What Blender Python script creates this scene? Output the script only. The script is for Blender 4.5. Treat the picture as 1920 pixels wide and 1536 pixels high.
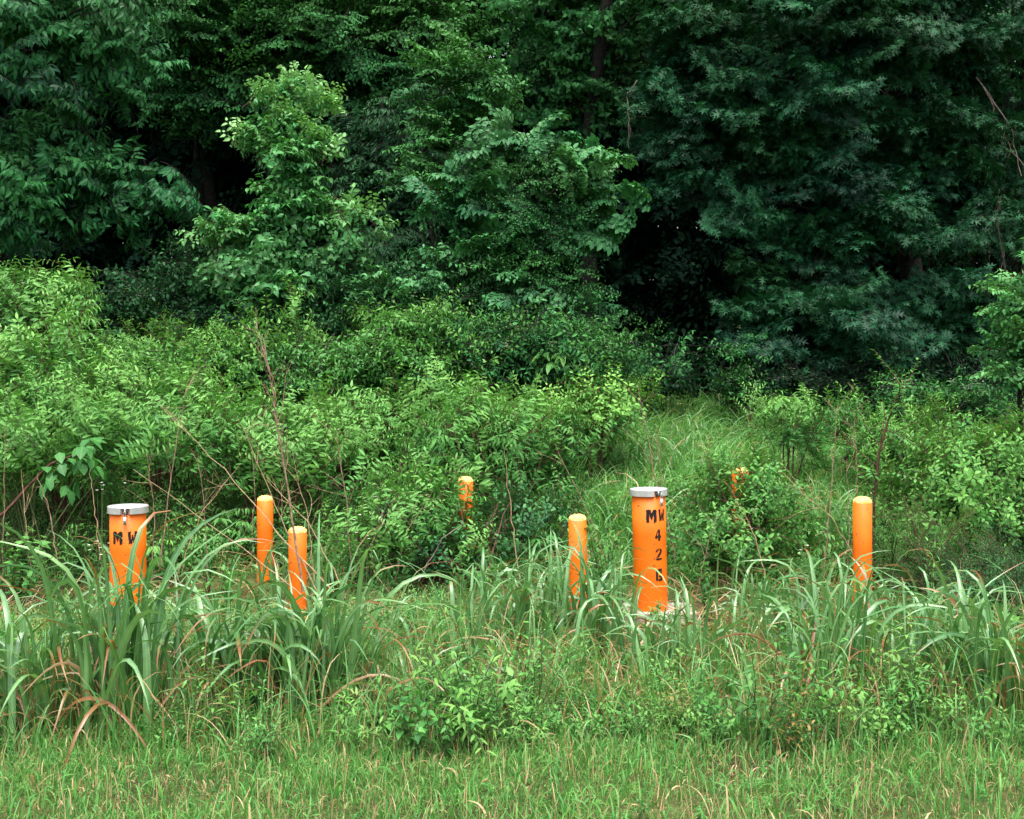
import bpy, math
import numpy as np
from math import radians, sin, cos, pi

# ------------------------------------------------------------------ clear
for o in list(bpy.data.objects):
    bpy.data.objects.remove(o)
SC = bpy.context.scene
COL = SC.collection
rng = np.random.default_rng(11)

# ------------------------------------------------------------------ camera
CAM_H, FPX, HOR = 1.6, 2280.0, 696.0
cam = bpy.data.cameras.new('camera')
cam.sensor_width = 36.0
cam.lens = 36.0 * FPX / 1920.0
cam.shift_y = -(768.0 - HOR) / 1920.0
cam.clip_start, cam.clip_end = 0.1, 2000.0
camo = bpy.data.objects.new('camera', cam)
COL.objects.link(camo)
camo.location = (0, 0, CAM_H)
camo.rotation_euler = (radians(90), 0, 0)
SC.camera = camo

# ------------------------------------------------------------------ sky, sun, exposure
SUN_EL, SUN_AZ = radians(73), radians(174)      # azimuth from +Y clockwise: behind the camera, a little to the right
w = bpy.data.worlds.new('World')
SC.world = w
w.use_nodes = True
nt = w.node_tree
nt.nodes.clear()
sky = nt.nodes.new('ShaderNodeTexSky')
sky.sky_type = 'NISHITA'
sky.sun_disc = False
sky.sun_elevation = SUN_EL
sky.sun_rotation = SUN_AZ
sky.air_density, sky.dust_density, sky.ozone_density = 1.0, 6.0, 1.0
hs = nt.nodes.new('ShaderNodeHueSaturation')
hs.inputs['Saturation'].default_value = 0.45      # overcast: a paler sky
bg = nt.nodes.new('ShaderNodeBackground')
bg.inputs['Strength'].default_value = 0.15
wo = nt.nodes.new('ShaderNodeOutputWorld')
nt.links.new(sky.outputs[0], hs.inputs['Color'])
nt.links.new(hs.outputs[0], bg.inputs['Color'])
nt.links.new(bg.outputs[0], wo.inputs['Surface'])
sl = bpy.data.lights.new('sun', 'SUN')
sl.energy = 1.45
sl.angle = radians(40)
sl.color = (1.0, 0.97, 0.92)
sun = bpy.data.objects.new('sun', sl)
COL.objects.link(sun)
sun.rotation_euler = (radians(90) - SUN_EL, 0, -SUN_AZ + pi)
SC.view_settings.view_transform = 'Standard'
SC.view_settings.look = 'None'
SC.view_settings.gamma = 1.0
SC.view_settings.exposure = 1.45
SC.cycles.max_bounces = 7
SC.cycles.diffuse_bounces = 3
SC.cycles.glossy_bounces = 2
SC.cycles.transmission_bounces = 4
SC.cycles.transparent_max_bounces = 4
SC.cycles.caustics_reflective = False
SC.cycles.caustics_refractive = False
SC.cycles.use_denoising = True


def gz(x, y):
    """ground height"""
    x, y = np.asarray(x, float), np.asarray(y, float)
    rise = 0.19 * np.clip(y - 8.3, 0, 5.2) + 0.03 * np.clip(y - 13.5, 0, 50)
    bump = 0.02 * np.sin(1.7 * x + 0.6 * y) + 0.015 * np.sin(2.9 * y - 1.1 * x)
    return rise + bump * np.clip((y - 4.0) / 4.0, 0, 1)


def W(px, py, Y):
    """a point at distance Y that is seen at photo pixel (px, py)"""
    return np.array([(px - 960.0) / FPX * Y, Y, CAM_H + (HOR - py) / FPX * Y])


def X(px, Y):
    return (px - 960.0) / FPX * Y


# ------------------------------------------------------------------ mesh accumulation (numpy)
class Geo:
    def __init__(s):
        s.V, s.A, s.T, s.Q, s.n = [], [], [], [], 0

    def add(s, V, T=None, Q=None, A=None):
        V = np.asarray(V, float).reshape(-1, 3)
        if A is None:
            A = np.tile(np.array([0.5, 0, 0, 0.0]), (len(V), 1))
        s.V.append(V)
        s.A.append(np.asarray(A, float).reshape(-1, 4))
        if T is not None and len(T):
            s.T.append(np.asarray(T, np.int64).reshape(-1, 3) + s.n)
        if Q is not None and len(Q):
            s.Q.append(np.asarray(Q, np.int64).reshape(-1, 4) + s.n)
        s.n += len(V)

    def flat(s):
        V = np.concatenate(s.V) if s.V else np.zeros((0, 3))
        A = np.concatenate(s.A) if s.A else np.zeros((0, 4))
        T = np.concatenate(s.T) if s.T else np.zeros((0, 3), np.int64)
        Q = np.concatenate(s.Q) if s.Q else np.zeros((0, 4), np.int64)
        return V, T, Q, A

    def inst(s, geo, P, R, S, dA=None):
        """copy another geometry to every transform"""
        V, T, Q, A = geo.flat()
        P = np.asarray(P, float).reshape(-1, 3)
        N, k = len(P), len(V)
        if N == 0 or k == 0:
            return
        S = np.broadcast_to(np.asarray(S, float), (N,))
        VV = P[:, None, :] + S[:, None, None] * np.einsum('nij,kj->nki', R, V)
        AA = np.broadcast_to(A[None], (N, k, 4)).copy()
        if dA is not None:
            AA[:, :, :3] += np.asarray(dA)[:, None, :]
        off = (np.arange(N) * k)[:, None, None]
        TT = (T[None] + off).reshape(-1, 3) if len(T) else None
        QQ = (Q[None] + off).reshape(-1, 4) if len(Q) else None
        s.add(VV.reshape(-1, 3), TT, QQ, AA.reshape(-1, 4))

    def merge(s, geo, off=(0, 0, 0)):
        V, T, Q, A = geo.flat()
        s.add(V + np.asarray(off), T, Q, A)


def build(geo, name, mat, parent=None, smooth=True, tint=True):
    V, T, Q, A = geo.flat()
    q = parent
    while q is not None:                       # children are stored relative to their thing's base
        V = V - np.array(q.location)
        q = q.parent
    me = bpy.data.meshes.new(name)
    me.vertices.add(len(V))
    me.vertices.foreach_set('co', V.astype(np.float32).ravel())
    loops = np.concatenate([T.ravel(), Q.ravel()]).astype(np.int32)
    st = np.concatenate([np.arange(len(T)) * 3, len(T) * 3 + np.arange(len(Q)) * 4]).astype(np.int32)
    me.loops.add(len(loops))
    me.loops.foreach_set('vertex_index', loops)
    me.polygons.add(len(st))
    me.polygons.foreach_set('loop_start', st)
    me.polygons.foreach_set('use_smooth', np.full(len(st), smooth, bool))
    if tint:
        at = me.attributes.new('tint', 'FLOAT_COLOR', 'POINT')
        at.data.foreach_set('color', np.clip(A, 0, 1).astype(np.float32).ravel())
    me.update()
    me.validate()
    me.materials.append(mat)
    o = bpy.data.objects.new(name, me)
    COL.objects.link(o)
    if parent is not None:
        o.parent = parent
    return o


def tag(o, label=None, cat=None, group=None, kind=None):
    if label: o['label'] = label
    if cat: o['category'] = cat
    if group: o['group'] = group
    if kind: o['kind'] = kind
    return o


def thing(name, label, cat, loc, group=None):
    o = bpy.data.objects.new(name, None)
    o.empty_display_size = 0.1
    COL.objects.link(o)
    o.location = loc
    return tag(o, label, cat, group)


def dup(root, loc, rotz=0.0, scale=1.0, label=None, group=None):
    r = root.copy()
    COL.objects.link(r)
    r.location = loc
    r.rotation_euler = (0, 0, rotz)
    r.scale = (scale,) * 3 if np.isscalar(scale) else scale
    if label: r['label'] = label
    if group: r['group'] = group
    for ch in list(root.children):
        c = ch.copy()
        COL.objects.link(c)
        c.parent = r
        for g in list(ch.children):
            d = g.copy()
            COL.objects.link(d)
            d.parent = c
    return r


# ------------------------------------------------------------------ vector helpers
def unit(v):
    v = np.asarray(v, float)
    return v / (np.linalg.norm(v, axis=-1, keepdims=True) + 1e-9)


def frames(D, U):
    D = unit(D)
    N = U - (U * D).sum(-1, keepdims=True) * D
    N = unit(N)
    Xa = np.cross(D, N)
    return np.stack([Xa, D, N], axis=-1)


def rotz(a):
    a = np.asarray(a, float)
    c, s_ = np.cos(a), np.sin(a)
    z, o = np.zeros_like(a), np.ones_like(a)
    return np.stack([np.stack([c, -s_, z], -1), np.stack([s_, c, z], -1), np.stack([z, z, o], -1)], -2)


def grow(p, d, L, n, grav=0.0, wob=0.08):
    p = np.array(p, float)
    d = unit(d)
    out = [p.copy()]
    for i in range(n):
        d = unit(d + rng.normal(0, wob, 3) + np.array([0, 0, -grav]))
        p = p + d * (L / n)
        out.append(p.copy())
    return np.array(out)


def along(pts, t):
    f = t * (len(pts) - 1)
    i = min(int(f), len(pts) - 2)
    u = f - i
    return pts[i] * (1 - u) + pts[i + 1] * u, unit(pts[i + 1] - pts[i])


def tube(geo, pts, r0, r1, sides=5, A=(0.5, 0, 0, 0)):
    pts = np.asarray(pts, float)
    n = len(pts)
    tan = unit(np.gradient(pts, axis=0))
    ref = np.array([0.31, 0.17, 0.93]) if abs(tan[0][2]) < 0.9 else np.array([0.9, 0.3, 0.1])
    a = unit(np.cross(tan, ref))
    b = np.cross(tan, a)
    r = np.linspace(r0, r1, n)[:, None, None] if np.isscalar(r0) else np.asarray(r0)[:, None, None]
    ph = np.arange(sides) * 2 * pi / sides
    ring = np.cos(ph)[None, :, None] * a[:, None] + np.sin(ph)[None, :, None] * b[:, None]
    V = (pts[:, None] + r * ring).reshape(-1, 3)
    i, j = np.meshgrid(np.arange(n - 1), np.arange(sides), indexing='ij')
    j2 = (j + 1) % sides
    Q = np.stack([i * sides + j, i * sides + j2, (i + 1) * sides + j2, (i + 1) * sides + j], -1).reshape(-1, 4)
    geo.add(V, None, Q, np.tile(np.array(A, float), (len(V), 1)))


# ------------------------------------------------------------------ leaves
def leaf_oval(w=0.4, fold=0.25, droop=0.25, wide=0.35):
    """leaf of length 1 along +Y, 8 vertices, folded on its midrib"""
    h = w / 2
    y1, y2 = wide * 0.75, wide + (1 - wide) * 0.5
    V = [(0, 0, 0), (0, y1, 0), (0, y2, 0), (0, 1, 0),
         (-h, y1 + .05, 0), (-h * .78, y2, 0), (h, y1 + .05, 0), (h * .78, y2, 0)]
    V = np.array(V, float)
    V[:, 2] = fold * np.abs(V[:, 0]) - droop * V[:, 1] ** 2
    T = [(0, 1, 4), (2, 3, 5), (1, 0, 6), (3, 2, 7)]
    Q = [(1, 2, 5, 4), (2, 1, 6, 7)]
    A = np.zeros((8, 4))
    A[:4, 3] = 1
    g = Geo()
    g.add(V, T, Q, A)
    return g


def leaf_heart(w=0.9, fold=0.2, droop=0.3):
    h = w / 2
    V = np.array([(0, 0.0, 0), (0, .35, 0), (0, .7, 0), (0, 1, 0),
                  (-h * .5, -.14, 0), (-h, .14, 0), (-h * .62, .55, 0),
                  (h * .5, -.14, 0), (h, .14, 0), (h * .62, .55, 0)], float)
    V[:, 2] = fold * np.abs(V[:, 0]) - droop * V[:, 1] ** 2
    T = [(0, 5, 4), (2, 3, 6), (0, 7, 8), (3, 2, 9), (0, 1, 5), (1, 0, 8)]
    Q = [(1, 2, 6, 5), (2, 1, 8, 9)]
    A = np.zeros((10, 4))
    A[:4, 3] = 1
    g = Geo()
    g.add(V, T, Q, A)
    return g


def leaf_oak():
    """pointed-lobe oak leaf with its stalk"""
    g = Geo()
    V, T = [], []

    def tri(a, b, c):
        n = len(V)
        V.extend([a, b, c])
        T.append((n, n + 1, n + 2))
    tri((-.012, 0, 0), (.012, 0, 0), (0, .25, 0))
    for s in (-1, 1):
        tri((0, .2, 0), (s * .30, .30, .04), (0, .38, 0))
        tri((0, .36, 0), (s * .44, .66, .05), (0, .58, 0))
        tri((s * .2, .47, .02), (s * .40, .46, .0), (s * .30, .58, .04))
        tri((0, .58, 0), (s * .30, .90, .03), (0, .76, 0))
        tri((0, .2, 0), (s * .09, .45, .02), (0, .95, 0))
    tri((-.08, .72, 0), (.08, .72, 0), (0, 1.08, -.05))
    V = np.array(V, float)
    V[:, 2] -= 0.22 * V[:, 1] ** 2
    A = np.zeros((len(V), 4))
    g.add(V, T, None, A)
    return g


LEAF = dict(
    lance=leaf_oval(.26, .3, .3, .32), drop=leaf_oval(.40, .35, .35, .32), oval=leaf_oval(.52, .22, .2, .42),
    broad=leaf_oval(.62, .2, .25, .4), narrow=leaf_oval(.2, .3, .15, .45), leaflet=leaf_oval(.38, .25, .35, .4),
    elderleaf=leaf_oval(.31, .3, .45, .36), heart=leaf_heart(), oak=leaf_oak(), ovate=leaf_oval(.50, .2, .3, .28))


class Plant:
    """collects leaves by kind and stems, then makes one leaf and one stem geometry"""
    def __init__(s):
        s.L, s.stem, s.flower = {}, Geo(), Geo()

    def leaf(s, kind, P, D, N, S, r=0.5, g=0.0, b=0.0):
        s.L.setdefault(kind, []).append((np.array(P, float), np.array(D, float), np.array(N, float), S, r, g, b))

    def leaves(s):
        g = Geo()
        for k, L in s.L.items():
            P = np.array([l[0] for l in L]); D = np.array([l[1] for l in L]); N = np.array([l[2] for l in L])
            S = np.array([l[3] for l in L]); C = np.array([[l[4], l[5], l[6]] for l in L])
            g.inst(LEAF[k], P, frames(D, N), S, C)
        return g


def leafy(pl, pts, kind, n, size, mode='spiral', ang=55, droop=0.2, t0=0.1, t1=1.0, young=0.0, r=0.5, taper=0.3,
          jit=0.15, upn=0.7, gap=0.02):
    for i in range(n):
        t = t0 + (t1 - t0) * (i + .5) / n
        if mode == 'opp':
            t = t0 + (t1 - t0) * (i // 2 + .7) / ((n + 1) // 2)
        t = min(t, 1)
        p, tan = along(pts, t)
        h = np.cross(tan, (0, 0, 1.0))
        if np.linalg.norm(h) < .05:
            h = np.array([1., 0, 0])
        h = unit(h)
        v = np.cross(h, tan)
        if mode == 'spiral':
            ph = i * 2.4 + rng.uniform(-.4, .4)
        elif mode == 'opp':
            ph = (i % 2) * pi + (i // 2) * pi / 2 + rng.uniform(-.3, .3)
        elif mode == 'opp2':
            ph = (i % 2) * pi + rng.uniform(-.25, .25)
        else:
            ph = (i % 2) * pi + rng.uniform(-.3, .3)
        side = h * cos(ph) + v * sin(ph)
        a = radians(ang + rng.uniform(-14, 14))
        D = unit(tan * cos(a) + side * sin(a) + np.array([0, 0, -droop * rng.uniform(.5, 1.5)]) + rng.normal(0, jit, 3))
        N = unit(np.array([0, 0, upn]) + tan * (1 - upn) + rng.normal(0, .22, 3))
        sz = size * rng.uniform(.75, 1.15) * (1 - taper * t)
        pl.leaf(kind, p + side * gap * .2, D, N, sz, np.clip(r + rng.normal(0, .22), 0, 1),
                np.clip(young * t ** 2 + rng.normal(0, .06), 0, 1))


def compound(pl, p, d, L, pairs, size, kind='leaflet', droop=.3, young=0.0, r=.5, side_ang=62, grav=.12):
    pts = grow(p, d, L, 5, grav, .05)
    tube(pl.stem, pts, .0018, .001, 3)
    h = unit(np.cross(pts[-1] - pts[0], (0, 0, 1.0)))
    for i in range(pairs):
        t = .3 + .6 * (i / max(pairs - 1, 1))
        q, tan = along(pts, t)
        for s in (-1, 1):
            a = radians(side_ang + rng.uniform(-10, 10))
            D = unit(tan * cos(a) + s * h * sin(a) + np.array([0, 0, -droop * rng.uniform(.6, 1.4)]))
            N = unit(np.array([0, 0, 1.]) - .3 * s * h * droop + rng.normal(0, .15, 3))
            pl.leaf(kind, q, D, N, size * rng.uniform(.8, 1.1), np.clip(r + rng.normal(0, .15), 0, 1), young)
    q, tan = along(pts, 1.0)
    pl.leaf(kind, q, unit(tan + np.array([0, 0, -droop * .5])), np.array([0, 0, 1.]), size * 1.1,
            np.clip(r + rng.normal(0, .15), 0, 1), young)


# ------------------------------------------------------------------ materials
def nodes(name):
    m = bpy.data.materials.new(name)
    m.use_nodes = True
    n = m.node_tree
    n.nodes.clear()
    return m, n, n.nodes.new


def ramp(n, new, src, stops):
    r = new('ShaderNodeValToRGB')
    e = r.color_ramp.elements
    while len(e) < len(stops):
        e.new(.5)
    for k, (p, c) in zip(e, stops):
        k.position = p
        k.color = tuple(c) + (1,) if len(c) == 3 else c
    n.links.new(src, r.inputs[0])
    return r.outputs[0]


def mixc(n, new, fac, a, b, mode='MIX'):
    x = new('ShaderNodeMix')
    x.data_type = 'RGBA'
    x.blend_type = mode
    for s, v in ((x.inputs[0], fac), (x.inputs[6], a), (x.inputs[7], b)):
        if hasattr(v, 'links') or hasattr(v, 'is_linked'):
            n.links.new(v, s)
        else:
            s.default_value = v if not isinstance(v, tuple) or len(v) == 4 else v + (1,)
    return x.outputs[2]


def leaf_mat(name, dark, light, young, rough=.42, trans=.3, spec=.5, dead=((.28, .07, .03), (.42, .28, .13)), rib=.25):
    m, n, new = nodes(name)
    at = new('ShaderNodeAttribute')
    at.attribute_name = 'tint'
    sp = new('ShaderNodeSeparateColor')
    n.links.new(at.outputs['Color'], sp.inputs[0])
    base = ramp(n, new, sp.outputs[0], [(0, dark), (1, light)])
    # slow drift of colour from one part of the stand to another
    geo = new('ShaderNodeNewGeometry')
    no = new('ShaderNodeTexNoise')
    no.inputs['Scale'].default_value = 22.0
    no.inputs['Detail'].default_value = 3.0
    n.links.new(geo.outputs['Position'], no.inputs['Vector'])
    var = ramp(n, new, no.outputs[0], [(.3, (.72, .78, .8)), (.7, (1.25, 1.18, 1.05))])
    base = mixc(n, new, 1.0, base, var, 'MULTIPLY')
    base = mixc(n, new, sp.outputs[1], base, young)
    # paler midrib
    rb = new('ShaderNodeMapRange')
    rb.inputs['From Min'].default_value = .80
    rb.inputs['From Max'].default_value = 1.0
    rb.inputs['To Max'].default_value = rib
    n.links.new(at.outputs['Alpha'], rb.inputs[0])
    base = mixc(n, new, rb.outputs[0], base, tuple(min(1, c * 1.5 + .05) for c in light))
    dr = ramp(n, new, sp.outputs[2], [(0.0, dead[0]), (.55, dead[0]), (1.0, dead[1])])
    df = new('ShaderNodeMapRange')
    df.inputs['From Max'].default_value = .45
    n.links.new(sp.outputs[2], df.inputs[0])
    base = mixc(n, new, df.outputs[0], base, dr)
    p = new('ShaderNodeBsdfPrincipled')
    n.links.new(base, p.inputs['Base Color'])
    p.inputs['Roughness'].default_value = rough
    p.inputs['Specular IOR Level'].default_value = spec
    tr = new('ShaderNodeBsdfTranslucent')
    tc = mixc(n, new, 1.0, base, (1.1, 1.2, .6, 1), 'MULTIPLY')
    n.links.new(tc, tr.inputs['Color'])
    mx = new('ShaderNodeMixShader')
    mx.inputs[0].default_value = trans
    n.links.new(p.outputs[0], mx.inputs[1])
    n.links.new(tr.outputs[0], mx.inputs[2])
    out = new('ShaderNodeOutputMaterial')
    n.links.new(mx.outputs[0], out.inputs[0])
    return m


def solid(name, c1, c2, scale=20., rough=.8, metal=0., spec=.3, bump=0., detail=4., lo=.35, hi=.65):
    m, n, new = nodes(name)
    tc = new('ShaderNodeTexCoord')
    no = new('ShaderNodeTexNoise')
    no.inputs['Scale'].default_value = scale
    no.inputs['Detail'].default_value = detail
    n.links.new(tc.outputs['Object'], no.inputs['Vector'])
    c = ramp(n, new, no.outputs[0], [(lo, c1), (hi, c2)])
    p = new('ShaderNodeBsdfPrincipled')
    n.links.new(c, p.inputs['Base Color'])
    p.inputs['Roughness'].default_value = rough
    p.inputs['Metallic'].default_value = metal
    p.inputs['Specular IOR Level'].default_value = spec
    if bump:
        b = new('ShaderNodeBump')
        b.inputs['Strength'].default_value = bump
        b.inputs['Distance'].default_value = .004
        n.links.new(no.outputs[0], b.inputs['Height'])
        n.links.new(b.outputs[0], p.inputs['Normal'])
    out = new('ShaderNodeOutputMaterial')
    n.links.new(p.outputs[0], out.inputs[0])
    return m


M = dict(
    cherry=leaf_mat('cherry_leaf', (.003, .036, .016), (.027, .165, .050), (.08, .29, .06), .5, .18, .18),
    sapling=leaf_mat('sapling_leaf', (.026, .140, .042), (.075, .300, .085), (.28, .54, .19), .5, .25, .2),
    hickory=leaf_mat('hickory_leaf', (.014, .095, .036), (.060, .250, .085), (.17, .36, .11), .5, .2, .22),
    vine=leaf_mat('vine_leaf', (.003, .038, .013), (.027, .155, .040), (.11, .30, .05), .55, .18, .15),
    oak=leaf_mat('oak_leaf', (.002, .027, .015), (.021, .112, .048), (.07, .22, .06), .5, .12, .18),
    far=leaf_mat('far_leaf', (.005, .052, .018), (.038, .190, .052), (.12, .33, .06), .55, .18, .15),
    deep=leaf_mat('deep_shade_leaf', (.001, .009, .006), (.003, .026, .012), (.05, .12, .03), .7, .08, .05),  # gloom of the wood's hollows put into a near-black leaf colour
    shade=leaf_mat('shade_toned_leaf', (.002, .026, .010), (.016, .092, .030), (.05, .16, .03), .55, .12, .15),  # leaf green darkened to carry the shade these plants stand in
    shrub=leaf_mat('shrub_leaf', (.024, .122, .031), (.068, .256, .053), (.19, .42, .08), .5, .25, .22),
    elder=leaf_mat('elder_leaf', (.026, .128, .034), (.076, .262, .060), (.20, .43, .09), .5, .25, .22),
    fine=leaf_mat('fine_leaf', (.014, .090, .034), (.040, .175, .058), (.10, .27, .07), .5, .2, .22),
    weed=leaf_mat('weed_leaf', (.030, .140, .036), (.088, .295, .062), (.24, .44, .09), .5, .25, .25, dead=((.32, .11, .05), (.45, .30, .14))),
    cane=leaf_mat('cane_grass', (.040, .165, .034), (.165, .330, .145), (.22, .40, .10), .34, .28, .7,
                  dead=((.27, .10, .04), (.52, .34, .2)), rib=.5),
    meadow=leaf_mat('meadow_grass', (.070, .235, .058), (.180, .420, .130), (.30, .48, .14), .42, .4, .45,
                    dead=((.36, .22, .10), (.58, .45, .26))),
    lawn=leaf_mat('lawn_grass', (.042, .180, .040), (.115, .330, .078), (.26, .43, .11), .5, .3, .25,
                  dead=((.38, .26, .12), (.62, .48, .28))),
    bark=solid('bark', (.010, .009, .009), (.030, .026, .023), 30, .9, 0, .2, .6),
    twig=solid('twig', (.035, .020, .016), (.09, .045, .03), 40, .8),
    stem=solid('green_stem', (.05, .09, .03), (.11, .13, .05), 30, .7),
    redstem=solid('red_stem', (.05, .018, .014), (.11, .045, .03), 30, .7),
    straw=solid('straw', (.27, .18, .10), (.48, .34, .20), 25, .8),
    deadwood=solid('dead_vine', (.10, .075, .065), (.26, .2, .17), 25, .85),
    deadred=solid('dead_weed', (.15, .09, .06), (.36, .24, .16), 25, .85),
    flower=solid('petal', (.66, .66, .52), (.85, .85, .74), 60, .7),
    yflower=solid('yellow_petal', (.62, .47, .18), (.8, .72, .45), 60, .7),
)


def paint_mat(name, chips=True, fade=(.86, .174, .002)):
    """safety-orange paint with fine texture, fading, grime near the ground, small chips and a few pale runs"""
    m, n, new = nodes(name)
    tc = new('ShaderNodeTexCoord')
    no = new('ShaderNodeTexNoise'); no.inputs['Scale'].default_value = 9.; no.inputs['Detail'].default_value = 6.
    n.links.new(tc.outputs['Object'], no.inputs['Vector'])
    c = ramp(n, new, no.outputs[0], [(.3, (.77, .130, .001)), (.7, fade)])
    n2 = new('ShaderNodeTexNoise'); n2.inputs['Scale'].default_value = 260.; n2.inputs['Detail'].default_value = 3.
    n.links.new(tc.outputs['Object'], n2.inputs['Vector'])
    sp_ = ramp(n, new, n2.outputs[0], [(.35, (.86, .86, .86)), (.65, (1.08, 1.08, 1.08))])
    c = mixc(n, new, 1., c, sp_, 'MULTIPLY')
    # vertical grime streaks
    mp = new('ShaderNodeMapping'); mp.inputs['Scale'].default_value = (38, 38, 2.2)
    n.links.new(tc.outputs['Object'], mp.inputs['Vector'])
    n3 = new('ShaderNodeTexNoise'); n3.inputs['Scale'].default_value = 1.; n3.inputs['Detail'].default_value = 4.
    n.links.new(mp.outputs[0], n3.inputs['Vector'])
    st = ramp(n, new, n3.outputs[0], [(.60, (0, 0, 0)), (.74, (.4, .4, .4))])
    c = mixc(n, new, st, c, (.50, .13, .02, 1))
    if chips:
        n4 = new('ShaderNodeTexNoise'); n4.inputs['Scale'].default_value = 34.; n4.inputs['Detail'].default_value = 5.
        n.links.new(tc.outputs['Object'], n4.inputs['Vector'])
        ch = ramp(n, new, n4.outputs[0], [(.69, (0, 0, 0)), (.71, (1, 1, 1))])
        c = mixc(n, new, ch, c, (.10, .035, .02, 1))
    p = new('ShaderNodeBsdfPrincipled')
    n.links.new(c, p.inputs['Base Color'])
    p.inputs['Roughness'].default_value = .5
    p.inputs['Specular IOR Level'].default_value = .4
    b = new('ShaderNodeBump'); b.inputs['Strength'].default_value = .35; b.inputs['Distance'].default_value = .0015
    n.links.new(n2.outputs[0], b.inputs['Height'])
    n.links.new(b.outputs[0], p.inputs['Normal'])
    out = new('ShaderNodeOutputMaterial')
    n.links.new(p.outputs[0], out.inputs[0])
    return m


M['paint'] = paint_mat('orange_paint')
M['dome'] = solid('toplit_painted_concrete', (.84, .27, .02), (.96, .62, .24), 60, .75, 0, .3, 1.0, 5., .32, .6)  # yellow-orange paint, made paler to carry the highlight of light from above
M['alu'] = solid('aluminium', (.52, .51, .50), (.70, .70, .70), 14, .42, .6, .5, .05)
M['steel'] = solid('bright_steel', (.6, .6, .6), (.72, .72, .72), 30, .3, .8)
M['slotshade'] = solid('slot_shade', (.03, .027, .024), (.07, .06, .05), 30, .8)  # dark colour standing for the shade inside the hasp notch
M['ink'] = solid('black_spray_paint', (.006, .005, .005), (.02, .014, .012), 160, .6)
M['concrete'] = solid('concrete', (.20, .18, .14), (.46, .43, .38), 14, .9, 0, .2, .5)


def ground_mat():
    m, n, new = nodes('soil')
    g = new('ShaderNodeNewGeometry')
    a = new('ShaderNodeTexNoise'); a.inputs['Scale'].default_value = 1.3; a.inputs['Detail'].default_value = 8.
    n.links.new(g.outputs['Position'], a.inputs['Vector'])
    c = ramp(n, new, a.outputs[0], [(.35, (.055, .034, .022)), (.5, (.05, .07, .022)), (.7, (.10, .10, .04))])
    b = new('ShaderNodeTexNoise'); b.inputs['Scale'].default_value = 45.; b.inputs['Detail'].default_value = 6.
    n.links.new(g.outputs['Position'], b.inputs['Vector'])
    v = ramp(n, new, b.outputs[0], [(.3, (.5, .5, .5)), (.7, (1.4, 1.3, 1.2))])
    c = mixc(n, new, 1., c, v, 'MULTIPLY')
    p = new('ShaderNodeBsdfPrincipled')
    n.links.new(c, p.inputs['Base Color'])
    p.inputs['Roughness'].default_value = .95
    p.inputs['Specular IOR Level'].default_value = .1
    bm = new('ShaderNodeBump'); bm.inputs['Strength'].default_value = .8; bm.inputs['Distance'].default_value = .02
    n.links.new(b.outputs[0], bm.inputs['Height'])
    n.links.new(bm.outputs[0], p.inputs['Normal'])
    out = new('ShaderNodeOutputMaterial')
    n.links.new(p.outputs[0], out.inputs[0])
    return m


# ------------------------------------------------------------------ ground: one sheet to the horizon
def make_ground():
    xs = np.unique(np.concatenate([np.linspace(-900, -20, 12), np.linspace(-20, 20, 81), np.linspace(20, 900, 12)]))
    ys = np.unique(np.concatenate([np.linspace(-600, -5, 8), np.linspace(-5, 36, 83), np.linspace(36, 1200, 14)]))
    Xg, Yg = np.meshgrid(xs, ys)
    Z = gz(Xg, Yg)
    nx, ny = len(xs), len(ys)
    V = np.stack([Xg, Yg, Z], -1).reshape(-1, 3)
    i, j = np.meshgrid(np.arange(ny - 1), np.arange(nx - 1), indexing='ij')
    Q = np.stack([i * nx + j, i * nx + j + 1, (i + 1) * nx + j + 1, (i + 1) * nx + j], -1).reshape(-1, 4)
    g = Geo()
    g.add(V, None, Q)
    tag(build(g, 'ground', ground_mat(), tint=False), kind='structure')


make_ground()


# ================================================================== WELLS AND BOLLARDS
def lathe(geo, prof, n=48, a0=0., a1=2 * pi):
    """prof: (r, z) from bottom to top"""
    prof = np.array(prof, float)
    full = abs(a1 - a0 - 2 * pi) < 1e-6
    m = n if full else n + 1
    ph = a0 + (a1 - a0) * np.arange(m) / n
    V = np.stack([prof[:, 0][:, None] * np.cos(ph), prof[:, 0][:, None] * np.sin(ph),
                  np.broadcast_to(prof[:, 1][:, None], (len(prof), m))], -1).reshape(-1, 3)
    i, j = np.meshgrid(np.arange(len(prof) - 1), np.arange(n), indexing='ij')
    j2 = (j + 1) % m
    Q = np.stack([i * m + j, i * m + j2, (i + 1) * m + j2, (i + 1) * m + j], -1).reshape(-1, 4)
    geo.add(V, None, Q)


def box(geo, c, s, R=None, bev=0.0):
    """box with bevelled upright edges (octagonal plan) when bev > 0"""
    hx, hy, hz = [v / 2 for v in s]
    if bev:
        pl = [(-hx + bev, -hy), (hx - bev, -hy), (hx, -hy + bev), (hx, hy - bev), (hx - bev, hy), (-hx + bev, hy), (-hx, hy - bev), (-hx, -hy + bev)]
    else:
        pl = [(-hx, -hy), (hx, -hy), (hx, hy), (-hx, hy)]
    k = len(pl)
    V = np.array([(x, y, z) for z in (-hz, hz) for x, y in pl])
    if R is not None:
        V = V @ np.asarray(R).T
    V = V + np.array(c)
    T, Q = [], [(a, (a + 1) % k, k + (a + 1) % k, k + a) for a in range(k)]
    for a in range(1, k - 1):
        T.append((0, a + 1, a)); T.append((k, k + a, k + a + 1))
    geo.add(V, T, Q)


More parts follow.
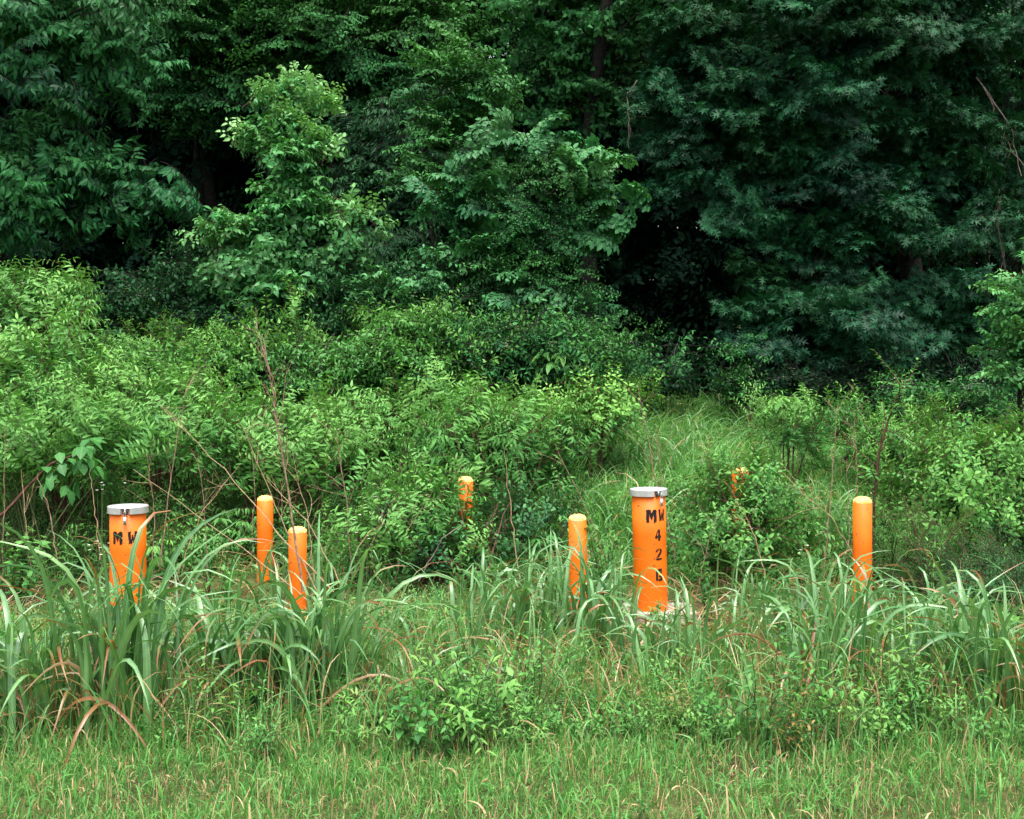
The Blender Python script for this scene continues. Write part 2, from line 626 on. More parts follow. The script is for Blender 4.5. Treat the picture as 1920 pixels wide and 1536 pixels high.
def stroke_polys(ch):
    """stencil strokes as polygons in a unit box x 0..1, z 0..1"""
    if ch == 'M':
        return [[(-.03, 0), (.27, .02), (.28, 1), (-.03, .98)], [(.72, -.06), (1.03, .06), (1.0, .97), (.72, 1)],
                [(.16, .98), (.42, .98), (.62, .40), (.44, .18)], [(.86, .98), (.58, .93), (.40, .40), (.56, .18)]]
    if ch == 'W':
        return [[(.0, .98), (.28, 1), (.40, .03), (.14, -.02)], [(.70, 1), (.98, .98), (.88, .02), (.62, -.02)],
                [(.28, .05), (.40, .0), (.62, .55), (.46, .78)], [(.50, .76), (.62, .44), (.74, .02), (.60, .0)]]
    if ch == '4':
        return [[(.50, 0), (.86, 0), (.85, 1), (.50, .98)], [(-.02, .22), (.46, .20), (.46, .42), (.06, .43)],
                [(-.02, .28), (.24, .32), (.47, .80), (.47, .99)], [(.90, .22), (1.04, .24), (1.04, .42), (.90, .43)]]
    if ch == '2':
        return [[(.0, -.02), (1.0, -.02), (.98, .15), (-.02, .14)], [(.04, .20), (.40, .21), (.90, .56), (.62, .66)],
                [(.58, .66), (.88, .52), (1.02, .76), (.70, .80)], [(.50, 1.02), (.68, .78), (1.0, .76), (.92, .96)],
                [(.08, .94), (.46, 1.02), (.44, .82), (.24, .80)], [(-.02, .68), (.28, .68), (.28, .80), (.02, .86)]]
    if ch == 'G':
        return [[(-.02, .04), (.32, .02), (.32, .97), (-.02, .98)], [(.36, .80), (.94, .82), (1.0, 1), (.36, 1.02)],
                [(.36, -.02), (.70, -.02), (.70, .17), (.36, .18)], [(.66, -.02), (1.02, .02), (1.02, .48), (.66, .47)],
                [(.44, .32), (.66, .32), (.66, .48), (.44, .48)], [(.70, .66), (1.02, .65), (1.02, .80), (.72, .80)]]
    if ch == 'speck':
        return [[(0, .2), (.5, 0), (.9, .5), (.4, .8)]]


def letter(geo, ch, r, phi_deg, z, wd, ht):
    """paint a character round a pipe of radius r; phi 0 faces the camera (-Y), positive to the right"""
    for poly in stroke_polys(ch):
        p = np.array(poly, float)
        n = 6
        # bilinear patch over the four corners with slightly ragged sprayed edges
        u = np.linspace(0, 1, n + 1)
        a = p[0] * (1 - u[:, None]) + p[1] * u[:, None]
        b = p[3] * (1 - u[:, None]) + p[2] * u[:, None]
        grid = a[:, None] * (1 - u[None, :, None]) + b[:, None] * u[None, :, None]
        grid = grid + rng.normal(0, .018, grid.shape)
        xx, zz = (grid[..., 0] - .5) * wd, (grid[..., 1] - .5) * ht + z
        ang = radians(phi_deg) + xx / r
        rr = r + .0016
        V = np.stack([rr * np.sin(ang), -rr * np.cos(ang), zz], -1).reshape(-1, 3)
        i, j = np.meshgrid(np.arange(n), np.arange(n), indexing='ij')
        Q = np.stack([i * (n + 1) + j, (i + 1) * (n + 1) + j, (i + 1) * (n + 1) + j + 1, i * (n + 1) + j + 1], -1).reshape(-1, 4)
        geo.add(V, None, Q)


def shift(geo, off):
    geo.V = [v + np.asarray(off) for v in geo.V]
    return geo


def monitoring_well(loc, ht, hasp_deg, texts, label, lean=(0, 0)):
    t = thing('monitoring_well', label, 'monitoring well', loc, 'orange monitoring wells')
    L = np.array(loc)
    R = .108
    top = ht - .012
    g = Geo()
    lathe(g, [(R, -.1), (R, top * .33), (R, top * .66), (R, top), (R - .006, top), (R - .006, top - .05)], 64)
    build(shift(g, L), 'casing_pipe', M['paint'], t)
    # cap: dished disc and a skirt that is cut away round the hasp
    rc, sk = .1215, .042
    c = Geo()
    a = radians(hasp_deg - 90)
    half = radians(14)
    lathe(c, [(R + .001, ht - sk + .001), (rc, ht - sk)], 76, a + half, a - half + 2 * pi)
    lathe(c, [(rc, ht - sk), (rc, ht - .003)], 76, a + half, a - half + 2 * pi)
    lathe(c, [(rc, ht - .003), (rc - .003, ht)], 76, a + half, a - half + 2 * pi)
    lathe(c, [(rc - .003, ht), (rc * .55, ht + .001), (0.0005, ht + .0015)], 76, a + half, a - half + 2 * pi)
    # top carried over the notch
    lathe(c, [(R + .004, ht - .010), (rc - .001, ht - .007)], 10, a - half, a + half)
    lathe(c, [(rc - .001, ht - .007), (rc - .003, ht)], 10, a - half, a + half)
    lathe(c, [(rc - .003, ht), (rc * .55, ht + .001), (0.0005, ht + .0015)], 10, a - half, a + half)
    # flared lips either side of the notch
    for s in (-1, 1):
        aa = a + s * half
        rr = np.array([(rc, aa), (R + .003, aa - s * radians(3.5))])
        V = [(r_ * cos(q), r_ * sin(q), z) for z in (ht - sk, ht - .008) for r_, q in rr]
        c.add(V, None, [(0, 1, 3, 2)])
    cap = build(shift(c, L), 'cap', M['alu'], t)
    d = np.array([cos(a), sin(a), 0])
    tn = np.array([-sin(a), cos(a), 0])
    Rz = np.stack([tn, d, (0, 0, 1)], -1)
    h = Geo()
    box(h, L + d * (R + .005) + np.array([0, 0, ht - .026]), (.032, .008, .030), Rz, .002)
    build(h, 'hasp_slot_shade', M['slotshade'], cap)  # solid block, coloured dark as the shade in the notch
    h = Geo()
    box(h, L + d * (R + .0105) + np.array([0, 0, ht - .022]), (.006, .014, .034), Rz, .0015)
    build(h, 'hasp', M['alu'], cap)
    k = thing('padlock', label_lock(label), 'padlock', tuple(L + d * (R + .017) + np.array([0, 0, ht - .062])), 'padlocks on the wells')
    K = np.array(k.location)
    s = Geo()
    u = np.linspace(0, pi, 11)
    pts = [K + tn * -.006 + np.array([0, 0, .004])] + [K + tn * (-.006 * cos(q)) + np.array([0, 0, .030 + .008 * sin(q)]) for q in u] + [K + tn * .006 + np.array([0, 0, .004])]
    tube(s, np.array(pts), .0022, .0022, 6)
    build(s, 'shackle', M['steel'], k)
    s = Geo()
    box(s, K + np.array([0, 0, -.018]), (.018, .014, .046), Rz, .003)
    build(s, 'lock_body', M['steel'], k)
    for ch, ph, z, wd, h_ in texts:
        lt = Geo()
        letter(lt, ch, R, ph, ht - z, wd, h_)
        build(shift(lt, L), 'paint_speck' if ch == 'speck' else 'painted_letter', M['ink'], t)
    t.rotation_euler = (radians(lean[0]), radians(lean[1]), 0)
    k.rotation_euler = (radians(lean[0] * .2), radians(lean[1] * .2), 0)
    return t


def label_lock(l):
    return 'small steel padlock hanging on the well marked MW 42 G' if '42' in l else 'small steel padlock hanging on the left well between grass blades'


yw = 7.86
xw = X(1221, yw)
zw = float(gz(xw, yw))
W42 = monitoring_well((xw, yw, zw), CAM_H + (HOR - 916) / FPX * yw - zw, 25,
                      [('M', 2, .166, .066, .084), ('W', 41, .162, .054, .076), ('4', 24, .288, .042, .074),
                       ('2', 26, .411, .044, .072), ('G', 25, .544, .044, .076), ('speck', -43, .100, .016, .012),
                       ('speck', 8, .478, .016, .006)],
                      'orange monitoring well marked MW 42 G with a silver cap', lean=(0, -1.2))
yl = 7.43
xl = X(240, yl)
zl = float(gz(xl, yl))
WL = monitoring_well((xl, yl, zl), CAM_H + (HOR - 948) / FPX * yl - zl, 9,
                     [('M', -16, .184, .062, .078), ('W', 32, .182, .058, .074)],
                     'orange monitoring well marked MW with the rest hidden by a grass clump')

# concrete pad under the marked well
g = Geo()
box(g, (xw + .05, yw + .02, float(gz(xw, yw)) + .015), (.46, .40, .09), None, .02)
tag(build(g, 'concrete_pad', M['concrete'], smooth=False, tint=False), 'pale concrete pad round the foot of the MW 42 G well', 'concrete pad')


def bollard(px, ptop, Y, wpx, label, lean=0.0):
    x = X(px, Y)
    z0 = float(gz(x, Y))
    R = wpx / 2 / FPX * Y
    ht = CAM_H + (HOR - ptop) / FPX * Y - z0
    dome = R * .62
    t = thing('bollard', label, 'bollard', (x, Y, z0), 'orange bollards guarding the wells')
    L = np.array((x, Y, z0))
    g = Geo()
    lathe(g, [(R, -.1), (R, ht * .3), (R, ht * .6), (R, ht - dome - .002), (R - .003, ht - dome), (R - .008, ht - dome)], 40)
    build(shift(g, L), 'post', M['paint'], t)
    # lumpy painted concrete crown
    n, m = 36, 12
    V, Q = [], []
    sd = rng.uniform(0, 50, 3)
    for i in range(m + 1):
        a = (i / m) * pi / 2
        for j in range(n):
            q = j * 2 * pi / n
            r = R * (.985 * cos(a) ** .62 if i < m else 0.001)
            z = ht - dome - .004 + dome * sin(a)
            k = (np.sin(17 * cos(q) * cos(a) + sd[0]) * np.sin(15 * sin(q) * cos(a) + sd[1]) + .8 * np.sin(31 * cos(q + .3) + 23 * sin(a) + sd[2])) * .0030
            k += rng.normal(0, .0014)
            V.append((r * cos(q) * (1 + k / R * .6), r * sin(q) * (1 + k / R * .6), z + k * (1 if i else .6)))
    for i in range(m):
        for j in range(n):
            j2 = (j + 1) % n
            Q.append((i * n + j, i * n + j2, (i + 1) * n + j2, (i + 1) * n + j))
    g = Geo()
    g.add(V, None, Q)
    build(shift(g, L), 'concrete_dome', M['dome'], t)
    t.rotation_euler = (0, radians(lean), 0)
    return t


bollard(1085, 964, 7.65, 34, 'orange bollard standing just left of the MW 42 G well', -.6)
bollard(1617, 931, 7.5, 35, 'clean orange bollard alone at the far right, foot in tall grass', 0)
bollard(497, 929, 8.7, 30, 'orange bollard behind the dead stalks, rear one of the pair at left')
bollard(558, 987, 7.65, 34, 'orange bollard crossed by dead stalks, front one of the pair at left')
bollard(871, 893, 9.0, 29, 'orange bollard half hidden in dark leafy shrubs at the centre', .5)
bollard(1388, 876, 9.0, 31, 'orange bollard almost swallowed by a shrub, showing only as scraps of orange')


# ================================================================== TREES
def spray(kind, L=.55, nside=5, sz=.1, style='rank2', grav=.05, ang=55, droop=.3, r=.5, young=.0, every=.035, upn=.8):
    """one leafy branch end, along +Y with +Z up"""
    pl = Plant()
    main = grow((0, 0, 0), (0, 1, .12), L, 7, grav, .06)
    tube(pl.stem, main, .006, .0015, 4)
    tw = [(main, .35)]
    for i in range(nside):
        t = .12 + .75 * i / max(nside, 1)
        p, tan = along(main, t)
        s = 1 if i % 2 else -1
        d = unit(tan * .75 + np.array([s * .8, 0, rng.uniform(-.1, .25)]))
        q = grow(p, d, L * (.62 - .38 * t) * rng.uniform(.8, 1.2), 4, grav, .09)
        tube(pl.stem, q, .003, .001, 3)
        tw.append((q, .12))
    for q, t0 in tw:
        ln = np.linalg.norm(np.diff(q, axis=0), axis=1).sum()
        n = max(3, int(ln / every))
        if style == 'rosette':
            for t in (1., .62, .3):
                p, tan = along(q, t)
                k = 7 if t == 1. else 4
                for j in range(k):
                    ph = j * 2 * pi / k + rng.uniform(-.3, .3)
                    h = unit(np.cross(tan, (0, 0, 1.)))
                    side = h * cos(ph) + np.array([0, 0, 1.]) * sin(ph) * .45
                    D = unit(tan * rng.uniform(.25, .7) + side + np.array([0, 0, -droop]))
                    N = unit(np.array([0, 0, 1.]) + rng.normal(0, .3, 3) + tan * .3)
                    pl.leaf(kind, p, D, N, sz * rng.uniform(.75, 1.15), np.clip(r + rng.normal(0, .22), 0, 1), np.clip(young + rng.normal(0, .05), 0, 1))
        elif style == 'fan':
            for t in (1., .5):
                p, tan = along(q, t)
                h = unit(np.cross(tan, (0, 0, 1.)))
                for j in range(4):
                    a = (j - 1.5) * .7
                    compound(pl, p, unit(tan * cos(a) + h * sin(a) + np.array([0, 0, .1])), sz * 1.5, 2, sz, kind, droop, young, r, 55, .1)
        else:
            leafy(pl, q, kind, n, sz, style, ang, droop, t0, 1., young, r, .25, .24, upn)
    return pl


def make_sprays(n, *a, **k):
    return [spray(*a, **k) for _ in range(n)]


SP = dict(
    cherry=make_sprays(4, 'drop', .62, 5, .105, 'rank2', .09, 50, .75, every=.034, upn=.5),
    sapling=make_sprays(4, 'ovate', .52, 4, .105, 'rank2', .03, 62, .30, every=.038, upn=.9),
    hickory=make_sprays(4, 'broad', .42, 2, .115, 'fan', .06, 50, .45),
    oak=make_sprays(5, 'oak', .60, 6, .125, 'rosette', .02, 50, .22),
    far=make_sprays(4, 'oval', .70, 7, .078, 'rank2', .08, 55, .4, every=.034),
    willow=make_sprays(4, 'lance', .70, 7, .095, 'rank2', .12, 45, .5, every=.032),
    small=make_sprays(4, 'oval', .50, 6, .048, 'opp', .04, 60, .2, every=.026),
    heart=make_sprays(4, 'heart', .50, 4, .085, 'spiral', .15, 70, .7, every=.05, upn=.3),
    round=make_sprays(4, 'heart', .50, 5, .075, 'spiral', .10, 70, .5, every=.045, upn=.4),
    big=make_sprays(3, 'oval', .9, 4, .17, 'spiral', .05, 60, .3, every=.08),
)
SPG = {k: [(p.leaves(), p.stem) for p in v] for k, v in SP.items()}


OVERGROWN = [(X(875, 9.0), 9.0, .7), (X(1388, 9.0), 9.0, .85)]       # bollards standing inside shrubs, and how much of the shrub stays before them


def blob(px, py, Y, rx, ry, depth=None, wt=1.0):
    c = W(px, py, Y)
    s = Y / FPX
    return np.array([c[0], c[1], c[2], rx * s, (depth if depth else .5 * (rx + ry) * s), ry * s, wt])


def crown(blobs, kind, n, per=7, spread=.30, aim=(0, 0, 0), down=.1, scale=(.8, 1.2), front=.75, young=0., inner=.25, tilt=.35):
    """clusters of leafy sprays over the outside of a group of ellipsoids; returns leaf and twig geometry and the cluster points"""
    leaf, twig = Geo(), Geo()
    B = np.array(blobs)
    wts = B[:, 6] * (B[:, 3] * B[:, 5])
    wts = wts / wts.sum()
    k = max(1, n // per)
    bi = rng.choice(len(B), k, p=wts)
    b = B[bi]
    d = rng.normal(0, 1, (k, 3))
    d[:, 2] += .25
    d = unit(d)
    flip = (d[:, 1] > 0) & (rng.random(k) < front)
    d[flip, 1] *= -1
    rr = np.where(rng.random(k) < inner, rng.uniform(.25, .75, k), rng.uniform(.78, 1.0, k))
    C = b[:, :3] + d * b[:, 3:6] * rr[:, None]
    CY = np.clip(young * (.35 + .9 * d[:, 2]) + rng.normal(0, .05, k), 0, 1)
    CR = rng.normal(0, .24, k)
    P = np.repeat(C, per, 0) + rng.normal(0, 1, (k * per, 3)) * np.array([spread, spread * .8, spread * .45])
    Dn = np.repeat(unit(d / b[:, 3:6]), per, 0)
    D = unit(Dn * np.array([1, 1, .6]) + np.asarray(aim) + rng.normal(0, .38, (k * per, 3)) + np.array([0, 0, -down]))
    U = unit(np.array([0, 0, 1.]) + Dn * .35 + rng.normal(0, tilt, (k * per, 3)))
    S = rng.uniform(scale[0], scale[1], k * per)
    P = P - D * (S * .35)[:, None]
    ok = P[:, 2] > gz(P[:, 0], P[:, 1]) + .05
    for bx, by, keep in OVERGROWN:
        line = np.abs(P[:, 0] - bx * P[:, 1] / by)
        ok &= ~((line < .20) & (P[:, 1] < by + .05) & (P[:, 1] > by - .9) & (P[:, 2] < 1.15) & (rng.random(k * per) > keep))
    dA = np.stack([np.repeat(CR, per) + rng.normal(0, .16, k * per), np.repeat(CY, per), np.zeros(k * per)], -1)
    pick = rng.integers(0, len(SPG[kind]), k * per)
    R = frames(D, U)
    for v, (gl, gs) in enumerate(SPG[kind]):
        m = (pick == v) & ok
        leaf.inst(gl, P[m], R[m], S[m], dA[m])
        twig.inst(gs, P[m], R[m], S[m])
    return leaf, twig, C


def limbs(geo, trunk, C, most=60, r0=.022):
    """limbs from the trunk to the leaf clusters"""
    idx = rng.permutation(len(C))[:most]
    for i in idx:
        c = C[i]
        dist = np.linalg.norm(trunk - c, axis=1) + np.where(trunk[:, 2] > c[2] - .1, 3.0, 0)
        j = int(np.argmin(dist))
        p = trunk[j]
        v = c - p
        L = np.linalg.norm(v)
        if L < .15:
            continue
        u = np.linspace(0, 1, 8)[:, None]
        pts = p + v * u + np.array([0, 0, 1.]) * (np.sin(u * pi) * L * .10) + np.cumsum(rng.normal(0, .012 * L, (8, 3)), 0) * np.minimum(u * 3, 1)
        tube(geo, pts, r0 * min(1.2, .4 + .3 * L), .004, 5)


def tree(name, label, cat, px, Y, height, tr, parts, matl, group=None, lean=(0, 0), nl=50, limb_r=.022):
    """trunk, branches and one crown mesh; parts: list of (crown arguments, leaf material or None, part name)"""
    x = X(px, Y)
    z0 = float(gz(x, Y))
    base = np.array([x, Y, z0])
    t = thing(name, label, cat, tuple(base), group)
    trunk = grow(base - [0, 0, .1], (lean[0], lean[1], 1), height, 14, 0, .045)
    g = Geo()
    tube(g, trunk, np.linspace(tr, tr * .18, 15) * (1 + .5 * np.exp(-np.arange(15) * 1.2)), 0, 10)
    bo = build(g, 'trunk', M['bark'], t)
    bg_ = Geo()
    for args, mt, nm in parts:
        lf, tw, C = crown(**args)
        if nm in ('crown', 'branch_foliage'):
            limbs(bg_, trunk, C, nl, limb_r)
        bg_.merge(tw)
        build(lf, nm, M[mt or matl], t)
    build(bg_, 'branches', M['bark'] if nl > 20 else M['twig'], t)
    return t


TB = 'trees along the edge of the wood'
# --- left: tree with hanging pointed leaves
Yc = 12.4
tree('drooping_leaf_tree', 'dark tree with layered sprays of hanging pointed leaves at the upper left', 'tree', 40, Yc + .6, 7.5, .11,
     [(dict(blobs=[blob(60, 120, Yc, 290, 280), blob(230, 300, Yc, 130, 150), blob(230, 60, Yc, 130, 130), blob(60, 380, Yc, 250, 90),
                   blob(40, -250, Yc, 330, 260, wt=.5), blob(-250, 100, Yc, 200, 350, wt=.4)],
            kind='cherry', n=760, per=6, spread=.18, aim=(.25, -.3, 0), down=.05, young=.30, inner=.35), None, 'crown')], 'cherry', TB, nl=70)

# --- the young tree standing out at left centre, with vines over its lower half
Ys = 11.7
tree('vine_draped_sapling', 'slender young tree with bright yellow-green top leaves, heart-leaved vines below', 'tree', 545, Ys + .15, 3.2, .020,
     [(dict(blobs=[blob(500, 178, Ys, 22, 24), blob(548, 165, Ys, 16, 24), blob(592, 200, Ys, 22, 34), blob(480, 255, Ys, 36, 18), blob(600, 270, Ys, 30, 22), blob(545, 230, Ys, 26, 50)],
            kind='sapling', n=120, per=2, spread=.08, aim=(0, -.15, .9), down=-.2, scale=(.5, .8), young=.75, inner=.45, front=.55), None, 'crown'),
      (dict(blobs=[blob(550, 310, Ys, 52, 60), blob(545, 390, Ys, 62, 60), blob(550, 470, Ys, 88, 60), blob(635, 395, Ys, 36, 14), blob(440, 425, Ys, 40, 14), blob(530, 545, Ys, 105, 60)],
            kind='sapling', n=270, per=3, spread=.09, aim=(0, -.25, .3), scale=(.6, .95), young=.15, inner=.35, front=.65), None, 'crown'),
      (dict(blobs=[blob(640, 420, Ys, 45, 40), blob(440, 440, Ys, 45, 25)], kind='sapling', n=50, per=5, spread=.13, young=.35, scale=(.6, .9)), None, 'branch_foliage'),
      (dict(blobs=[blob(545, 430, Ys, 75, 80), blob(540, 540, Ys, 125, 90), blob(620, 500, Ys + .1, 90, 60), blob(450, 520, Ys, 90, 60)], kind='heart', n=230, per=5, spread=.14,
            aim=(0, -.5, 0), young=.2, scale=(.6, 1.0)), 'hickory', 'vine')], 'sapling', None, nl=10, limb_r=.004)

# --- the vine-smothered mound at centre with two leafy peaks
Ym = 11.9
tree('vine_covered_tree', 'two-peaked small tree with pale broad leaflets, smothered in creepers, at centre', 'tree', 1000, Ym + .3, 2.9, .045,
     [(dict(blobs=[blob(965, 275, Ym, 50, 50), blob(945, 330, Ym, 65, 50), blob(1082, 250, Ym, 36, 50), blob(1085, 310, Ym, 52, 45), blob(920, 380, Ym, 60, 70), blob(1090, 370, Ym, 50, 70), blob(980, 460, Ym, 80, 40), blob(1090, 430, Ym, 50, 40), blob(1150, 570, Ym - .3, 50, 45)],
            kind='hickory', n=150, per=3, spread=.15, aim=(0, -.3, .5), young=.3, scale=(.42, .72), inner=.3, tilt=.8), None, 'crown'),
      (dict(blobs=[blob(1000, 400, Ym, 105, 130), blob(980, 560, Ym, 150, 120), blob(870, 500, Ym, 60, 70), blob(1010, 630, Ym - .2, 130, 45)],
            kind='small', n=520, per=7, spread=.16, aim=(0, -.4, 0), young=.2, scale=(.6, 1.0)), 'vine', 'vine'),
      (dict(blobs=[blob(980, 560, Ym, 190, 120), blob(1110, 600, Ym - .2, 70, 60), blob(790, 520, Ym, 80, 50)],
            kind='sapling', n=110, per=5, spread=.16, aim=(0, -.4, 0), young=.08, scale=(.55, .85)), 'hickory', 'creeper')], 'hickory', None, nl=30, limb_r=.012)

# --- the oak at right with lobed leaves, sprays sweeping down to the left
Yo = 13.6
tree('oak_tree', 'large dark oak with star-lobed leaves sweeping low over the right side', 'tree', 1730, Yo + 1.4, 9.5, .17,
     [(dict(blobs=[blob(1480, 110, Yo, 250, 150), blob(1300, 190, Yo, 90, 90), blob(1400, 330, Yo, 150, 110), blob(1640, 330, Yo, 180, 150), blob(1440, 470, Yo, 130, 50),
                   blob(1670, 500, Yo - .2, 150, 110), blob(1560, 610, Yo - .3, 180, 70), blob(1500, 690, Yo - .2, 130, 40), blob(1720, 640, Yo, 120, 60), blob(1760, 420, Yo, 90, 160), blob(1640, 60, Yo, 180, 120), blob(1790, 140, Yo + .3, 90, 130), blob(1600, -230, Yo + .5, 420, 220, wt=.5)],
            kind='oak', n=780, per=6, spread=.19, aim=(-.55, -.35, -.1), down=.12, young=.12, inner=.3, scale=(.75, 1.15)), None, 'crown')], 'oak', TB, nl=80, limb_r=.02)

# --- tree hung with round-leaved vines behind the mound
Yv = 14.8
tree('creeper_hung_tree', 'tree hung with round creeper leaves, rising behind the two-peaked mound to the top edge', 'tree', 1110, Yv + .5, 9, .12,
     [(dict(blobs=[blob(1080, 60, Yv, 170, 140), blob(1180, 180, Yv, 90, 110), blob(1040, 190, Yv, 80, 90), blob(1100, -250, Yv, 260, 220, wt=.5)],
            kind='round', n=520, per=6, spread=.24, aim=(0, -.4, 0), young=.15, inner=.3), 'vine', 'crown')], 'vine', TB, nl=40)

# --- lighter feathery trees behind
tree('feathery_tree', 'light green feathery tree filling the top of the picture left of centre', 'tree', 560, 18.6, 9, .14,
     [(dict(blobs=[blob(620, 90, 17, 180, 120), blob(790, 110, 17, 120, 130), blob(640, 220, 17.3, 150, 80), blob(600, -230, 17.5, 350, 230, wt=.5)],
            kind='far', n=900, per=7, spread=.32, aim=(0, -.4, .1), young=.35, inner=.3), None, 'crown')], 'far', TB, nl=60)
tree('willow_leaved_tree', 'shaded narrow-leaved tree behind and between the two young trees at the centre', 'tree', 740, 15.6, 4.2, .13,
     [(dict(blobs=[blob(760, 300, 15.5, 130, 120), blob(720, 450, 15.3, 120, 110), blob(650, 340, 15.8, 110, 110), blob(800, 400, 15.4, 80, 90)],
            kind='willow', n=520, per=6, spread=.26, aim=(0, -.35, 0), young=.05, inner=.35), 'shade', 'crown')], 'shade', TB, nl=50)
tree('slim_leaved_tree', 'fresh green small-leaved tree with upswept tips beside the mound, left of its peaks', 'tree', 860, 13.9, 3.2, .05,
     [(dict(blobs=[blob(880, 170, 13.5, 60, 70), blob(850, 260, 13.3, 45, 50), blob(835, 340, 13.2, 45, 50), blob(890, 210, 13.4, 45, 50)],
            kind='far', n=110, per=5, spread=.2, aim=(-.2, -.3, .3), down=-.1, young=.3, scale=(.7, 1.)), None, 'crown')], 'far', TB, nl=30, limb_r=.014)
tree('tall_feathery_tree', 'light green tree behind the drooping tree, in the gap at the upper left', 'tree', 340, 17.5, 10, .15,
     [(dict(blobs=[blob(360, 60, 16.5, 120, 110), blob(420, 160, 16.6, 90, 80), blob(300, -200, 17, 300, 220, wt=.5), blob(430, 210, 16.8, 80, 50, wt=.5)],
            kind='far', n=560, per=7, spread=.32, aim=(0, -.4, .1), young=.25, inner=.3), None, 'crown')], 'far', TB, nl=50)
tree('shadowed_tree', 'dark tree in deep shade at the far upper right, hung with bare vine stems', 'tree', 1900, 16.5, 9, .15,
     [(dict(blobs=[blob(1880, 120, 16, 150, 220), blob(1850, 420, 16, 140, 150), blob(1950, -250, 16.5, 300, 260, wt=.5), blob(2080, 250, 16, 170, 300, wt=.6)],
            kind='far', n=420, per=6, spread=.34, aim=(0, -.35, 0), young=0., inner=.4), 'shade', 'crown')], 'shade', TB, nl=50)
# --- bright small tree cut by the right edge
Yr = 9.6
tree('bright_sapling', 'bright oval-leaved sapling cut off by the right edge, in front of the dark wood', 'tree', 1935, Yr, 2.75, .03,
     [(dict(blobs=[blob(1945, 480, Yr, 42, 50), blob(1905, 560, Yr, 45, 50), blob(1895, 640, Yr, 50, 55), blob(1870, 700, Yr, 45, 35), blob(1960, 640, Yr, 70, 110)],
            kind='sapling', n=210, per=3, spread=.10, aim=(-.25, -.2, .3), young=.2, scale=(.4, .65), inner=.35, tilt=.5), None, 'crown')], 'sapling', None, nl=20, limb_r=.01)


# --- the wood behind: rows of leaf masses that nobody could count
def deep_wood():
    leaf = Geo()
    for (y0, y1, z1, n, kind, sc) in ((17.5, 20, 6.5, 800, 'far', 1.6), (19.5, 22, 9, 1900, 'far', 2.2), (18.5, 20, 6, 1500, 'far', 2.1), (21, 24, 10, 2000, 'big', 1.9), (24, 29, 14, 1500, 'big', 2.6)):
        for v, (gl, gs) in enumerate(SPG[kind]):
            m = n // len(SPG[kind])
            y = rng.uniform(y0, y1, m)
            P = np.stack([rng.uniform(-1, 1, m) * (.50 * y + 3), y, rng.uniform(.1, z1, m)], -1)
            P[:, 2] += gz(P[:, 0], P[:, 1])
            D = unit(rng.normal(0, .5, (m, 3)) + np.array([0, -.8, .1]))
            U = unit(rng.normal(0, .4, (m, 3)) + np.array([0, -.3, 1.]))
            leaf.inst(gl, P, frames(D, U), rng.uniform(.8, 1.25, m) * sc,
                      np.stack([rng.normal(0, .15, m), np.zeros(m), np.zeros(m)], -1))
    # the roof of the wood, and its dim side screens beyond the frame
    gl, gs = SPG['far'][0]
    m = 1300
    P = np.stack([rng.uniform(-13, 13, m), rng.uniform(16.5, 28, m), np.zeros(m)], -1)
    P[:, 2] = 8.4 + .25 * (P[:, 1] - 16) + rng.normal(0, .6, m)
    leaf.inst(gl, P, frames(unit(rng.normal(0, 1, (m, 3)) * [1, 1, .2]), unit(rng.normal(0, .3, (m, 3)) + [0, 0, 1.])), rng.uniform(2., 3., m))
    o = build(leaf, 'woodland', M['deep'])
    tag(o, 'dense shaded wood filling the gaps behind the front trees', 'woodland', kind='stuff')


deep_wood()

# --- trunks dimly seen in the wood
for i, (px, Y, h_, r_, lab) in enumerate([(430, 17.8, 8, .12, 'dim tree trunk in the dark gap left of the young tree'),
                                          (1845, 18.2, 9, .14, 'dim tree trunk in the deep shade at the right')]):
    x = X(px, Y)
    t = thing('woodland_trunk', lab, 'tree trunk', (x, Y, float(gz(x, Y))), 'trunks inside the wood')
    g = Geo()
    pts = grow((x, Y, float(gz(x, Y)) - .1), (rng.normal(0, .05), 0, 1), h_, 14, 0, .03)
    tube(g, pts, np.linspace(r_, r_ * .4, 15), 0, 10)
    build(g, 'trunk', M['bark'], t)


# --- bare hanging vines
def hanging_vine(label, start, end, sag, r, mt='deadwood', side=2):
    a, b = W(*start), W(*end)
    t = thing('bare_vine', label, 'vine', tuple(a), 'bare vines hanging in the trees')
    g = Geo()
    for k in range(side):
        u = np.linspace(0, 1, 14)[:, None]
        pts = a + (b - a) * u + np.array([sag, 0, 0]) * np.sin(u * pi) + np.cumsum(rng.normal(0, .022, (14, 3)), 0) * np.sin(u * pi)
        pts[:, 0] += k * .09 * u[:, 0]
        tube(g, pts, r, r * .6, 5)
        for q in range(3):
            p, tn = along(pts, rng.uniform(.2, .9))
            tube(g, grow(p, unit(tn + rng.normal(0, .6, 3)), rng.uniform(.2, .5), 4, .1, .15), r * .45, r * .2, 4)
    build(g, 'stem', M[mt], t)


hanging_vine('pale bare vine looping down the dark right edge beside the oak', (1830, 145, 13.4), (1915, 330, 13.4), .12, .008)
hanging_vine('thin bare vine hanging straight at the right, below the looping pale one', (1880, 300, 13.6), (1870, 620, 13.6), -.1, .005)
hanging_vine('dead branching twig in the oak, left side near the creeper tree', (1195, 150, 13.2), (1180, 260, 13.2), -.12, .004, side=1)
hanging_vine('dead twig tangle inside the oak, between its lower boughs', (1530, 430, 13.2), (1500, 520, 13.1), .05, .004, side=3)


